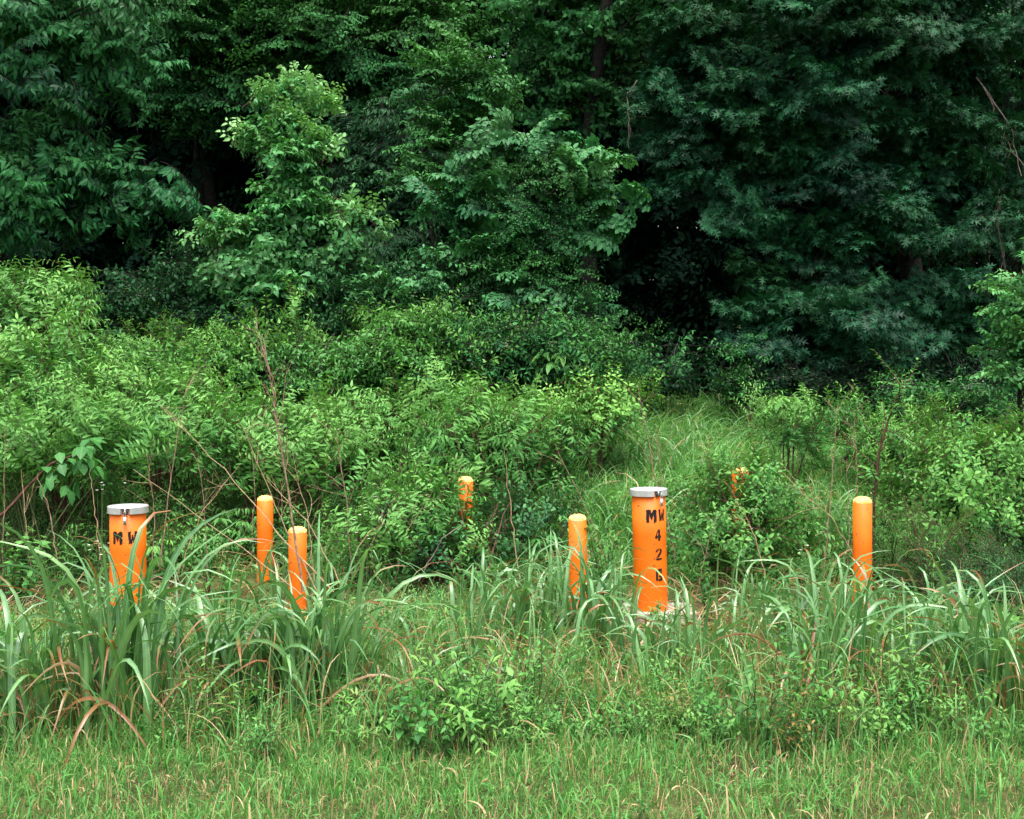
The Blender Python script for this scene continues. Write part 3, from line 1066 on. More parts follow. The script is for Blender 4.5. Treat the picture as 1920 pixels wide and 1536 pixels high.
# ================================================================== SHRUBS
def shrub(name, label, px, Y, blobs, kind, matl, n, per=5, group=None, flowers=0, fcol='flower', stems=7, cat='shrub', smat='redstem', **k):
    x = X(px, Y)
    z0 = float(gz(x, Y))
    t = thing(name, label, cat, (x, Y, z0), group)
    args = dict(spread=.14, aim=(0, -.25, .25), young=.4, scale=(.55, .9), inner=.35)
    args.update(k)
    lf, tw, C = crown(blobs, kind, n, per, **args)
    build(lf, 'foliage', M[matl], t)
    g = Geo()
    idx = rng.permutation(len(C))[:stems * 2]
    for c in C[idx]:
        a = np.array([x, Y, z0]) + np.append(rng.normal(0, .08, 2), -.03)
        u = np.linspace(0, 1, 8)[:, None]
        pts = a + (c - a) * u + np.array([0, 0, .12]) * np.sin(u * pi) + np.cumsum(rng.normal(0, .012, (8, 3)), 0) * u
        tube(g, pts, .008, .003, 5)
    g.merge(tw)
    build(g, 'stems', M[smat], t)
    if flowers:
        for c in C[rng.integers(0, len(C), flowers)]:
            fl = Geo()
            p0 = c + rng.normal(0, .06, 3) + np.array([0, -.20, .10])
            for j in range(6):
                p = p0 + rng.normal(0, .025, 3)
                pl = Plant()
                for q in range(4):
                    pl.leaf('ovate', p, unit(np.array([cos(q * 1.57), sin(q * 1.57), .5])), np.array([0, 0, 1.]), rng.uniform(.016, .026))
                fl.merge(pl.leaves())
            build(fl, 'flower_cluster', M[fcol], t)
    return t


# elder sprays: compound leaves
def elder_spray():
    pl = Plant()
    main = grow((0, 0, 0), (0, .6, .8), .4, 6, -.02, .05)
    tube(pl.stem, main, .006, .003, 4)
    for i in range(5):
        t = .25 + .75 * i / 4
        p, tan = along(main, t)
        for s in (-1, 1):
            ph = i * 1.57 + (0 if s > 0 else pi)
            d = unit(np.array([cos(ph), sin(ph), .35]) + tan * .4)
            compound(pl, p, d, .17, 3, .082 * (1 - .35 * t * (i == 4)), 'elderleaf', .42, .35 * t ** 2, .5)
    return pl


SPG['elder'] = [(p.leaves(), p.stem) for p in [elder_spray() for _ in range(4)]]


def upright_spray(kind, L, n, sz, ang, yg, nb=3):
    pl = Plant()
    for k in range(nb):
        main = grow((0, 0, 0), (rng.normal(0, .35), .35 + rng.normal(0, .3), 1.), L * rng.uniform(.7, 1.1), 6, 0, .05)
        tube(pl.stem, main, .004, .0015, 4)
        leafy(pl, main, kind, n, sz, 'opp' if kind in ('oval', 'ovate', 'broad') else 'spiral', ang, .15, .1, 1., yg, .5, .35, .1, .6)
        for j in range(4):
            p, tan = along(main, .25 + .17 * j)
            q = grow(p, unit(tan + rng.normal(0, .6, 3)), L * .35, 4, 0, .08)
            tube(pl.stem, q, .002, .001, 3)
            leafy(pl, q, kind, n // 2, sz * .85, 'opp' if kind in ('oval', 'ovate', 'broad') else 'spiral', ang, .15, .1, 1., yg, .5, .3, .1, .6)
    return pl


SPG['bushy'] = [(p.leaves(), p.stem) for p in [upright_spray('ovate', .42, 14, .062, 52, .5) for _ in range(4)]]
SPG['weedy'] = [(p.leaves(), p.stem) for p in [upright_spray('lance', .46, 26, .068, 50, .6, 3) for _ in range(5)]]
SPG['mixed'] = [(p.leaves(), p.stem) for p in [upright_spray(q, .40, 18, z, 55, .5, 3) for q, z in (('leaflet', .05), ('oval', .042), ('ovate', .05), ('lance', .05))]]
SPG['finely'] = [(p.leaves(), p.stem) for p in [upright_spray('narrow', .45, 40, .036, 45, .3, 4) for _ in range(4)]]
SPG['bramble'] = [(p.leaves(), p.stem) for p in make_sprays(4, 'leaflet', .5, 5, .05, 'spiral', .06, 60, .25, every=.022)]

EG = 'elder thickets along the left'
up = dict(aim=(0, -.05, .9), down=-.25, spread=.16, scale=(.62, .92), young=.35)
shrub('elder_thicket', 'tall elder with flat cream flower heads at the far left, under the drooping tree', 40, 10.9,
      [blob(30, 545, 10.9, 120, 55), blob(110, 560, 10.9, 70, 50), blob(-80, 600, 10.9, 140, 90)], 'elder', 'elder', 95, 4, EG, 10, 'flower', **up)
shrub('elder_thicket', 'bright yellow-green elder in front of the tall flowering one at far left', 60, 10.1,
      [blob(50, 650, 10.1, 120, 50), blob(130, 640, 10.1, 60, 40), blob(-60, 700, 10.1, 120, 90), blob(80, 730, 10.1, 120, 50)], 'elder', 'elder', 120, 4, EG, **dict(up, young=.6))
shrub('elder_thicket', 'low elder with purple-brown arching branch at the left edge, above the MW well', 60, 8.9,
      [blob(40, 830, 8.8, 90, 50), blob(150, 800, 8.9, 90, 40), blob(230, 800, 9.0, 70, 40), blob(-40, 850, 8.8, 80, 80)], 'elder', 'elder', 110, 4, EG, smat='stem', **up)
shrub('elder_thicket', 'rounded elder clump with young pale shoots between the far left thicket and the dead stalks', 290, 9.9,
      [blob(270, 730, 9.9, 100, 45), blob(350, 760, 9.9, 90, 50)], 'elder', 'elder', 75, 4, EG, **dict(up, young=.5))
shrub('elder_thicket', 'broad elder with red forked stems behind the half hidden bollard', 950, 9.6,
      [blob(900, 790, 9.8, 110, 50), blob(1010, 800, 9.7, 80, 50), blob(960, 870, 9.7, 90, 50), blob(850, 840, 9.9, 80, 40)], 'elder', 'elder', 125, 4, EG, **up)
shrub('elder_thicket', 'leafy elder leaning over the left side of the half hidden bollard', 800, 8.7,
      [blob(775, 930, 8.7, 80, 45), blob(740, 980, 8.6, 70, 40), blob(850, 985, 8.65, 25, 35, .10), blob(872, 945, 8.75, 26, 34, .08, wt=.9)], 'elder', 'elder', 64, 4, EG, **up)
shrub('elder_thicket', 'light green elder clump below the flowering bramble, left of centre', 780, 10.4,
      [blob(760, 760, 10.4, 110, 45), blob(690, 790, 10.3, 90, 45), blob(830, 740, 10.4, 70, 40)], 'elder', 'elder', 95, 4, EG, **up)
shrub('elder_thicket', 'elder clump right behind the rear bollard of the left pair', 520, 9.5,
      [blob(520, 800, 9.6, 110, 50), blob(440, 830, 9.5, 100, 50), blob(600, 840, 9.4, 90, 50)], 'elder', 'elder', 105, 4, EG, **up)

BG = 'upright leafy bushes in the field'
bu = dict(aim=(0, -.1, .8), down=-.2, spread=.13, scale=(.8, 1.15), young=.5)
shrub('oval_leaved_bush', 'thick oval-leaved bush at the right edge behind the lone bollard', 1810, 8.7,
      [blob(1800, 880, 8.7, 110, 60), blob(1880, 860, 8.7, 80, 80), blob(1760, 930, 8.6, 80, 60), blob(1860, 970, 8.5, 120, 60), blob(1960, 900, 8.7, 80, 110)], 'bushy', 'shrub', 165, 4, BG, **dict(bu, young=.2))
shrub('oval_leaved_bush', 'yellow-green upright bush at centre right, in front of the dark gap', 1090, 10.3,
      [blob(1080, 760, 10.3, 75, 40), blob(1130, 750, 10.3, 40, 35), blob(1030, 770, 10.3, 60, 40)], 'bushy', 'shrub', 75, 4, BG, **dict(bu, young=.9))
shrub('oval_leaved_bush', 'dark bush that swallows the rear bollard right of the MW 42 G well', 1385, 8.75,
      [blob(1345, 910, 8.75, 45, 45), blob(1425, 920, 8.75, 40, 50), blob(1345, 1000, 8.7, 40, 60), blob(1430, 1010, 8.75, 40, 60), blob(1385, 860, 9.1, 70, 20), blob(1388, 950, 8.78, 42, 60, .10, wt=.6), blob(1390, 1080, 8.7, 80, 26)], 'bushy', 'shrub', 92, 4, BG, **dict(bu, young=.2))
shrub('willow_leaved_bush', 'pale drooping-leaved bush right of centre, above the swallowed bollard', 1480, 10.2,
      [blob(1470, 765, 10.2, 40, 14), blob(1510, 775, 10.2, 36, 14), blob(1490, 805, 10.2, 40, 20)], 'willow', 'elder', 20, 4, BG, **dict(bu, young=.8, scale=(.5, .75)))
shrub('dark_bush', 'dark small-leaved bush right under the half hidden bollard at centre', 900, 8.6,
      [blob(945, 950, 9.0, 45, 40), blob(850, 1045, 8.6, 60, 28), blob(780, 1040, 8.5, 60, 35)], 'bushy', 'fine', 50, 4, BG, **dict(bu, young=.1))
FG = 'fine-leaved bushes at the right'
shrub('fine_leaved_bush', 'blue-green fine-leaved bush at the lower right edge', 1840, 7.3,
      [blob(1810, 1080, 7.2, 60, 60), blob(1870, 1140, 7.0, 70, 90), blob(1790, 1170, 7.0, 50, 60), blob(1930, 1100, 7.2, 70, 100)], 'finely', 'fine', 100, 4, FG, **dict(bu, young=.1, scale=(.6, .85)))
shrub('fine_leaved_bush', 'wiry fine-leaved bush right of the lone bollard, below the oval-leaved bush', 1740, 7.9,
      [blob(1730, 1020, 7.9, 60, 60), blob(1790, 1000, 7.9, 50, 60)], 'finely', 'shrub', 30, 4, FG, **dict(bu, young=.2, scale=(.6, .9)))

HG = 'shaded shrubs at the foot of the trees'
dk = dict(smat='bark', aim=(0, -.4, .25), spread=.2, scale=(.7, 1.5), young=.12)
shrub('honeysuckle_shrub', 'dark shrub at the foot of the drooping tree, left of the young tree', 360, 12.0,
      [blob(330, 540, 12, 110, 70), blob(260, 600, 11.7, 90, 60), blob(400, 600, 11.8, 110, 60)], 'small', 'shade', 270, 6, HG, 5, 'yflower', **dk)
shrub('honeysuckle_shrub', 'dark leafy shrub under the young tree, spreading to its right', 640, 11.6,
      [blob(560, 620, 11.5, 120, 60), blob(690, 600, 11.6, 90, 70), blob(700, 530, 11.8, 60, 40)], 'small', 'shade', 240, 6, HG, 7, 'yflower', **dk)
shrub('honeysuckle_shrub', 'broad-leaved pale shrub between the young tree and the mound', 740, 11.5,
      [blob(740, 540, 11.5, 75, 40), blob(690, 570, 11.6, 60, 40), blob(770, 600, 11.4, 60, 40)], 'sapling', 'hickory', 85, 5, HG, **dict(dk, young=.25, scale=(.5, .8)))
shrub('flowering_bramble', 'bramble with white flower sprays at the left foot of the mound', 800, 11.0,
      [blob(790, 630, 11, 90, 40), blob(860, 670, 10.8, 80, 30), blob(720, 680, 10.8, 70, 40)], 'bramble', 'shrub', 190, 5, HG, 26, **dict(dk, young=.4))
shrub('flowering_bramble', 'bramble with white blossom under the mound, right of centre', 950, 10.9,
      [blob(950, 650, 10.9, 90, 40), blob(1080, 670, 10.8, 110, 35)], 'bramble', 'vine', 190, 5, HG, 22, **dict(dk, young=.3))
shrub('flowering_bramble', 'spire of bramble with white blossom in front of the black gap', 1390, 12.6,
      [blob(1388, 660, 12.5, 20, 55), blob(1385, 722, 12.5, 28, 18), blob(1450, 732, 12.6, 36, 12)], 'bramble', 'vine', 46, 5, HG, 12, **dict(dk, young=.2, spread=.08))
shrub('flowering_bramble', 'bramble with cream blossom below the oak, at the right', 1720, 10.8,
      [blob(1700, 740, 12.2, 60, 18), blob(1790, 750, 12.2, 70, 22), blob(1640, 752, 12.2, 50, 14)], 'bramble', 'vine', 90, 5, HG, 20, **dict(dk, young=.35))
shrub('honeysuckle_shrub', 'low dark shrub under the black gap, right of the mound', 1230, 12.8,
      [blob(1200, 695, 12.7, 90, 22), blob(1310, 712, 12.9, 90, 14), blob(1130, 690, 12.2, 70, 26)], 'small', 'shade', 130, 6, HG, **dk)
shrub('honeysuckle_shrub', 'low dark shrub beneath the lowest oak boughs at the right', 1580, 12.0,
      [blob(1560, 722, 12.6, 110, 22), blob(1700, 718, 12.8, 110, 26), blob(1860, 720, 12.8, 110, 30)], 'small', 'deep', 200, 6, HG, **dk)
shrub('flowering_bramble', 'tangled bramble with a few yellow leaves under the flowering elder, left side', 330, 10.9,
      [blob(240, 700, 10.8, 100, 40), blob(380, 680, 10.9, 90, 40), blob(480, 680, 10.9, 90, 45), blob(590, 690, 10.8, 90, 40)], 'bramble', 'shrub', 160, 5, HG, 6, 'yflower', **dict(dk, young=.4))


WG = 'weedy thickets climbing toward the wood'
wd = dict(aim=(0, -.05, .9), down=-.2, spread=.18, scale=(.8, 1.25), young=.35)
for px, Y, bl, n, mt, lab in [
        (300, 11.2, [(270, 650, 80, 40), (350, 660, 70, 40), (210, 690, 70, 40)], 62, 'elder', 'light weed thicket right of the tall flowering elder'),
        (460, 11.1, [(440, 655, 70, 40), (520, 650, 70, 45), (480, 700, 90, 40)], 70, 'shrub', 'weed thicket behind the tip of the tallest dead stalk'),
        (640, 11.0, [(620, 650, 70, 40), (680, 670, 60, 40), (640, 710, 90, 40)], 66, 'elder', 'pointed-leaved weed thicket below the shrub to the right of the young tree'),
        (850, 10.9, [(850, 705, 80, 28), (920, 715, 70, 26), (800, 730, 70, 30)], 62, 'elder', 'pale weed thicket under the blossoming bramble at the mound'),
        (1020, 11.0, [(1000, 725, 70, 22), (1060, 725, 60, 22)], 42, 'shrub', 'small weed thicket below the umbrella-leaved seedling'),
        (1640, 10.4, [(1620, 800, 60, 22), (1690, 790, 50, 26)], 30, 'shrub', 'low weed thicket behind the leaning red-stemmed sapling'),
        (150, 9.4, [(150, 760, 90, 40), (60, 780, 80, 40)], 62, 'elder', 'weed thicket at the left above the arching branch')]:
    shrub('weed_thicket', lab, px, Y, [blob(a, b, Y, c, d) for a, b, c, d in bl], 'weedy', mt, n, 4, WG, **wd)


# compound-leaved seedling standing proud of the field
def palm_seedling(label, px, py, Y, h):
    x = X(px, Y)
    z0 = float(gz(x, Y))
    t = thing('compound_leaf_seedling', label, 'seedling', (x, Y, z0), 'young compound-leaved seedlings')
    top = W(px, py, Y)
    pl = Plant()
    st = np.array([[x, Y, z0], [x + .01, Y, z0 + .5 * (top[2] - z0)], [x - .01, Y, z0 + .8 * (top[2] - z0)], list(top)])
    for tt, nn, sz, yg in ((1., 5, .12, .75), (.93, 6, .13, .3), (.80, 5, .12, .25)):
        p, tan = along(st, tt)
        for i in range(nn):
            ph = i * 2 * pi / nn + rng.uniform(-.2, .2)
            compound(pl, p, unit(np.array([cos(ph), sin(ph), .35])), .2, 2, sz, 'leaflet', .35, yg)
    g = pl.stem
    tube(g, st, .006, .003, 5)
    build(pl.leaves(), 'foliage', M['elder'], t)
    build(g, 'stem', M['stem'], t)


palm_seedling('seedling with an umbrella of bright leaflets, poking above the field right of centre', 1050, 665, 10.6, 1.6)
palm_seedling('seedling with pale drooping top leaves, right of centre below the oak', 1475, 745, 10.3, 1.3)


# leaning sapling with a dark red stem behind the lone bollard
def leaning_sapling():
    Y = 8.6
    a = np.array([X(1637, Y), Y, float(gz(X(1637, Y), Y))])
    t = thing('leaning_sapling', 'thin sapling with a dark red leaning stem, just behind the lone bollard', 'sapling', tuple(a))
    pts = np.array([a, W(1639, 940, Y), W(1648, 850, Y), W(1668, 780, Y), W(1700, 730, Y)])
    pl = Plant()
    tube(pl.stem, pts, .011, .005, 6)
    for i in range(20):
        p, tan = along(pts, .28 + .72 * i / 19)
        q = grow(p, unit(tan * .4 + rng.normal(0, .7, 3) + np.array([0, 0, .15])), rng.uniform(.22, .42), 5, .06, .1)
        tube(pl.stem, q, .004, .0012, 4)
        leafy(pl, q, 'oval', 16, .05, 'rank2', 55, .2, .15, 1., .4, .5)
    build(pl.leaves(), 'foliage', M['shrub'], t)
    build(pl.stem, 'stem', M['redstem'], t)


leaning_sapling()


# arching elder branch at the left edge
def arching_branch():
    Y = 8.4
    a = W(-60, 1010, Y)
    t = thing('arching_branch', 'purple-brown arching branch with big dark leaves at the left edge', 'branch', tuple(a))
    pts = np.array([a, W(10, 960, Y), W(55, 910, Y), W(95, 870, Y), W(135, 855, Y), W(165, 840, Y)])
    pl = Plant()
    tube(pl.stem, pts, .013, .005, 6)
    for i in range(9):
        p, tan = along(pts, .5 + .5 * i / 8)
        compound(pl, p, unit(tan * .5 + rng.normal(0, .6, 3)), .22, 2, .115, 'broad', .55, .05, .3)
    build(pl.leaves(), 'foliage', M['elder'], t)
    build(pl.stem, 'stem', M['redstem'], t)


arching_branch()


# ================================================================== GRASSES
def blades(geo, P, H, Wd, az, th0, bend, t0, sharp, dead=0.0, tip=2.0, nseg=8, r=None, young=None, fold=.35, roll=0.5, three=True):
    """arching strap leaves; every argument may be an array of one value per blade"""
    N = len(P)
    f = lambda v: np.broadcast_to(np.asarray(v, float), (N,))
    H, Wd, az, th0, bend, t0, sharp, dead, tip = map(f, (H, Wd, az, th0, bend, t0, sharp, dead, tip))
    r = rng.uniform(.1, .9, N) if r is None else f(r)
    young = np.zeros(N) if young is None else f(young)
    t = np.linspace(0, 1, nseg + 1)[None]
    sg = 1 / (1 + np.exp(-(t - t0[:, None]) / sharp[:, None]))
    th = np.clip(th0[:, None] + bend[:, None] * sg, -.3, 2.95)
    dl = (H / nseg)[:, None]
    rr = np.concatenate([np.zeros((N, 1)), np.cumsum(np.sin(th[:, :-1]) * dl, 1)], 1)
    zz = np.concatenate([np.zeros((N, 1)), np.cumsum(np.cos(th[:, :-1]) * dl, 1)], 1)
    a2 = az[:, None] + rng.normal(0, .25, N)[:, None] * t
    c = np.stack([P[:, 0:1] + rr * np.cos(a2), P[:, 1:2] + rr * np.sin(a2), P[:, 2:3] + zz], -1)
    tan = np.stack([np.sin(th) * np.cos(a2), np.sin(th) * np.sin(a2), np.cos(th)], -1)
    sd = np.stack([-np.sin(a2), np.cos(a2), np.zeros_like(a2)], -1)
    nm = np.cross(sd, tan)
    ro = rng.normal(0, roll, N)[:, None, None] * (1 + .6 * t[..., None])
    s2 = sd * np.cos(ro) + nm * np.sin(ro)
    n2 = -sd * np.sin(ro) + nm * np.cos(ro)
    prof = np.minimum(1, .55 + t * 2.2) * (1 - t ** 2.6)
    hw = (Wd / 2)[:, None] * np.broadcast_to(prof, (N, nseg + 1))
    e = hw[..., None]
    dd = np.clip(dead[:, None] + np.clip((t - tip[:, None]) * 4, 0, 1) * .9, 0, 1)
    base = [np.broadcast_to(r[:, None], dd.shape), np.broadcast_to(young[:, None], dd.shape), dd]
    if three:
        V = np.stack([c - s2 * e - n2 * e * fold, c, c + s2 * e - n2 * e * fold], 2)
        A = np.stack([np.stack(base + [np.full(dd.shape, al)], -1) for al in (0, 1., 0)], 2)
        k = 3
    else:
        V = np.stack([c - s2 * e, c + s2 * e], 2)
        A = np.stack([np.stack(base + [np.zeros(dd.shape)], -1)] * 2, 2)
        k = 2
    m = (nseg + 1) * k
    Q = []
    for i in range(nseg):
        for j in range(k - 1):
            Q.append((i * k + j, i * k + j + 1, (i + 1) * k + j + 1, (i + 1) * k + j))
    Q = (np.array(Q)[None] + (np.arange(N) * m)[:, None, None]).reshape(-1, 4)
    geo.add(V.reshape(-1, 3), None, Q, A.reshape(-1, 4))


GC = 'tall broad-bladed grass clumps'


def grass_clump(label, px, pyb, h, n, width=.022, spread=.10, lean=0.0, deadn=.22, Y=None, az_c=None):
    if Y is None:
        Y = CAM_H * FPX / (pyb - HOR)
    x = X(px, Y)
    z0 = float(gz(x, Y))
    base = np.array([x, Y, z0])
    t = thing('grass_clump', label, 'grass clump', tuple(base), GC)
    g = Geo()
    P = base + np.stack([rng.normal(0, spread, n), rng.normal(0, spread * .7, n), np.full(n, -.02)], -1)
    az = rng.uniform(0, 2 * pi, n)
    H = h * rng.uniform(.7, 1.45, n)
    th0 = np.abs(rng.normal(.10, .13, n))
    bend = rng.uniform(1.1, 2.6, n)
    t0 = rng.uniform(.50, .82, n)
    P[:, 0] += 0
    if lean:
        az = np.where(rng.random(n) < .6, rng.normal(0 if lean > 0 else pi, .6, n), az)
        th0 = th0 + abs(lean) * .3
    tipd = np.where(rng.random(n) < .3, rng.uniform(.62, .95, n), 2.)
    blades(g, P, H, 1.2 * width * rng.uniform(.5, 1.25, n), az, th0, bend, t0, rng.uniform(.05, .12, n), 0, tipd, 12, None,
           np.clip(rng.normal(.10, .15, n), 0, .6), .3, .45)
    build(g, 'green_blades', M['cane'], t)
    m = max(3, int(n * deadn))
    g = Geo()
    P = base + np.stack([rng.normal(0, spread * 1.2, m), rng.normal(0, spread * .8, m) - .03, np.full(m, -.02)], -1)
    blades(g, P, h * rng.uniform(.5, 1.1, m), width * rng.uniform(.35, .8, m), rng.uniform(0, 2 * pi, m), np.abs(rng.normal(.3, .25, m)),
           rng.uniform(1.5, 2.9, m), rng.uniform(.35, .7, m), rng.uniform(.05, .14, m), rng.uniform(.28, 1.0, m), 2., 12, None, None, .4, .8)
    build(g, 'dead_blades', M['cane'], t)
    return t


CL = [
    (25, 1375, .60, 42, .024, .13, 0, 'broad grass clump cut by the left edge, with rusty bent blades'),
    (110, 1330, .52, 26, .02, .12, 0, 'shorter grass clump between the left edge and the tallest clump'),
    (208, 1378, .82, 60, .027, .11, 0, 'tallest grass clump, standing in front of the left MW well'),
    (300, 1300, .48, 26, .02, .12, 0, 'thin grass clump right of the tallest clump, with red drooping blades'),
    (425, 1335, .60, 42, .026, .10, 0, 'dark green grass clump midway between the left well and the front bollard'),
    (545, 1345, .62, 40, .026, .10, 0, 'grass clump in front of the front bollard of the left pair'),
    (610, 1340, .74, 44, .024, .10, .5, 'big grass clump leaning right, right of the left bollard pair'),
    (800, 1320, .36, 14, .02, .10, .6, 'sparse low grass clump with one long arching blade, left of centre'),
    (872, 1262, .48, 14, .024, .06, 0, 'small upright grass clump with a half brown blade at the centre'),
    (975, 1235, .46, 34, .02, .12, 0, 'pale arching grass clump left of the centre bollard'),
    (1045, 1222, .48, 34, .02, .11, 0, 'grass clump touching the left foot of the centre bollard'),
    (1120, 1240, .50, 36, .024, .10, 0, 'grass clump between the centre bollard and the MW 42 G well'),
    (1010, 1290, .34, 22, .018, .13, 0, 'low grass clump in front of the centre bollard'),
    (1215, 1275, .30, 24, .02, .13, 0, 'low grass clump in front of the MW 42 G well'),
    (1310, 1280, .40, 30, .022, .13, 0, 'arching pale grass clump at the right of the concrete pad'),
    (1420, 1210, .42, 30, .02, .12, 0, 'feathery grass clump beneath the swallowed bollard'),
    (1490, 1240, .46, 34, .022, .13, 0, 'grass clump between the swallowed bollard and the lone bollard'),
    (1555, 1325, .52, 44, .024, .11, 0, 'large grass clump with brown tips before the lone bollard'),
    (1615, 1250, .44, 36, .022, .12, 0, 'grass clump hiding the foot of the lone bollard'),
    (1690, 1265, .42, 30, .022, .13, 0, 'grass clump just right of the lone bollard'),
    (1760, 1320, .48, 32, .024, .12, 0, 'grass clump in front of the fine-leaved bush at right'),
    (1850, 1345, .52, 34, .024, .12, -.3, 'dry orange-stalked grass clump near the lower right corner'),
    (1915, 1355, .50, 26, .022, .12, 0, 'grass clump cut by the right edge, low at the corner'),
    (1395, 1330, .28, 18, .018, .12, 0, 'short grass clump among low weeds, right of the pad'),
    (700, 1260, .34, 16, .018, .12, 0, 'short pale grass clump between the leaning clump and the centre'),
    (1240, 1215, .26, 16, .018, .14, 0, 'short grass tuft on the front edge of the concrete pad'),
]
for px, pyb, h, n, wd, sp_, ln, lab in CL:
    k = 1.3 if px > 850 else 1.05
    grass_clump(lab, px, pyb, h * k, int(n * 1.45), wd, sp_, ln, deadn=.45 if 'dr' in lab or 'rust' in lab or 'brown' in lab else .3)
for px, Y, h, n, lab in [(930, 8.1, .42, 24, 'clump of stiff folded blades in shade right of the half hidden bollard'),
                         (990, 8.2, .44, 22, 'second clump of stiff folded blades nearer the centre bollard'),
                         (600, 8.3, .50, 26, 'grass clump behind the front bollard of the left pair'),
                         (535, 8.2, .46, 20, 'grass clump between the two bollards of the left pair'),
                         (1060, 9.6, .55, 30, 'pale grass clump under the yellow-green upright bush'),
                         (1160, 9.3, .5, 28, 'pale grass clump behind the MW 42 G well'),
                         (1330, 9.6, .55, 34, 'pale grass clump left of the swallowed bollard, in the open field'),
                         (1560, 9.4, .55, 34, 'pale grass clump in the field between swallowed and lone bollards'),
                         (1480, 11.3, .55, 40, 'far grass clump at the head of the open field, right of centre'),
                         (1300, 11.8, .55, 40, 'far grass clump below the black gap under the oak'),
                         (1640, 11.6, .55, 40, 'far grass clump near the oak at the right of the field'),
                         (1180, 11.0, .55, 34, 'grass clump at the left margin of the open field'),
                         (1720, 10.2, .6, 36, 'pale grass clump in the field right of the leaning sapling'),
                         (1240, 10.6, .6, 36, 'wide grass clump in the field behind the MW 42 G well')]:
    grass_clump(lab, px, 0, h, n, .02, .16, 0, .1, Y)


# ---- uncountable ground cover
FRX = [-400, 0, 100, 180, 250, 300, 400, 500, 560, 650, 720, 800, 900, 1000, 1060, 1085, 1150, 1200, 1260, 1350, 1450, 1590, 1650, 1750, 1850, 1920, 2400]
FRY = [1100, 1120, 1120, 1130, 1130, 1110, 1100, 1110, 1140, 1110, 1090, 1080, 1090, 1100, 1130, 1150, 1160, 1180, 1180, 1140, 1110, 1120, 1120, 1120, 1100, 1080, 1080]


def max_h(x, y):
    """how tall the front cover may grow: the wells and bollards stand clear of it"""
    px = 960 + x / y * FPX
    lim = np.interp(px, FRX, FRY)
    return CAM_H - (lim - HOR) * y / FPX - gz(x, y)


def edge(x):
    return 5.02 + .13 * np.sin(1.7 * x + .4) + .10 * np.sin(4.3 * x) + .06 * np.sin(9.1 * x + 1)


def lawn():
    g = Geo()
    n = 70000
    y = 3.3 + 2.2 * rng.random(n) ** .9
    x = rng.uniform(-1, 1, n) * (.46 * y + .8)
    cl = np.clip(.5 + .45 * np.sin(x * 3.1 + 1.3 * np.sin(y * 4)) * np.sin(y * 5.3 + x) + .35 * np.sin(x * 7.7 - y * 6 + 2 * np.sin(x * 2)), 0, 1)
    fade = np.clip((y - edge(x) + .55) / .6, 0, 1.5)
    H = (.019 + .038 * cl + .040 * fade) * rng.uniform(.5, 1.5, n)
    P = np.stack([x, y, gz(x, y) - .005], -1)
    dead = np.where(rng.random(n) < .17 - .13 * cl, rng.uniform(.5, 1., n), 0)
    blades(g, P, H, rng.uniform(.0022, .0062, n), rng.uniform(0, 2 * pi, n), np.abs(rng.normal(.38, .34, n)), rng.uniform(.1, 1.9, n), rng.uniform(.3, .9, n), .15,
           dead, np.where(rng.random(n) < .12, .75, 2.), 4, np.clip(.15 + .6 * cl + rng.normal(0, .25, n), 0, 1), np.clip(rng.normal(.12, .2, n), 0, .7), 0, .8, False)
    # wider coarse blades
    n = 4200
    y = 3.6 + 2.1 * rng.random(n)
    x = rng.uniform(-1, 1, n) * (.46 * y + .8)
    P = np.stack([x, y, gz(x, y) - .005], -1)
    blades(g, P, rng.uniform(.04, .16, n), rng.uniform(.005, .011, n), rng.uniform(0, 2 * pi, n), np.abs(rng.normal(.2, .18, n)), rng.uniform(.3, 2.0, n), rng.uniform(.4, .8, n), .12,
           np.where(rng.random(n) < .07, .8, 0), 2., 6, None, np.clip(rng.normal(.1, .15, n), 0, .6), .3, .5)
    # tan seed stalks
    n = 1700
    y = 3.6 + 1.6 * rng.random(n)
    x = rng.uniform(-1, 1, n) * (.46 * y + .8)
    P = np.stack([x, y, gz(x, y)], -1)
    blades(g, P, rng.uniform(.07, .20, n), rng.uniform(.0016, .003, n), rng.uniform(0, 2 * pi, n), np.abs(rng.normal(.12, .12, n)), rng.uniform(0, .7, n), .6, .2, rng.uniform(.55, 1, n), 2., 4, None, None, 0, .6, False)
    tag(build(g, 'lawn_grass', M['lawn']), 'rough mown grass with tan seed stalks along the front', 'grass', kind='stuff')


lawn()


def herb(kind, h, n, sz, mode, ang, young, branches=3):
    pl = Plant()
    for k in range(branches):
        pts = grow((0, 0, 0), (rng.normal(0, .4), rng.normal(0, .4), 1), h * rng.uniform(.7, 1.1), 6, .02, .1)
        tube(pl.stem, pts, .003, .0012, 3)
        leafy(pl, pts, kind, n, sz, mode, ang, .2, .15, 1., young, .5, .3, .15, .7)
        for j in range(3):
            p, tan = along(pts, .3 + .2 * j)
            q = grow(p, unit(tan + rng.normal(0, .8, 3)), h * .4, 4, .03, .12)
            tube(pl.stem, q, .002, .001, 3)
            leafy(pl, q, kind, n // 2 + 1, sz * .85, mode, ang, .2, .1, 1., young, .5, .3, .15, .7)
    return (pl.leaves(), pl.stem)


HB = [herb('oval', .30, 14, .035, 'opp', 65, .3), herb('leaflet', .34, 16, .04, 'spiral', 60, .25), herb('narrow', .34, 30, .035, 'spiral', 50, .2, 4),
      herb('ovate', .26, 12, .042, 'spiral', 65, .2), herb('lance', .34, 20, .048, 'spiral', 55, .35), herb('oval', .28, 20, .022, 'opp', 65, .4, 5), herb('heart', .26, 9, .044, 'spiral', 70, .1)]


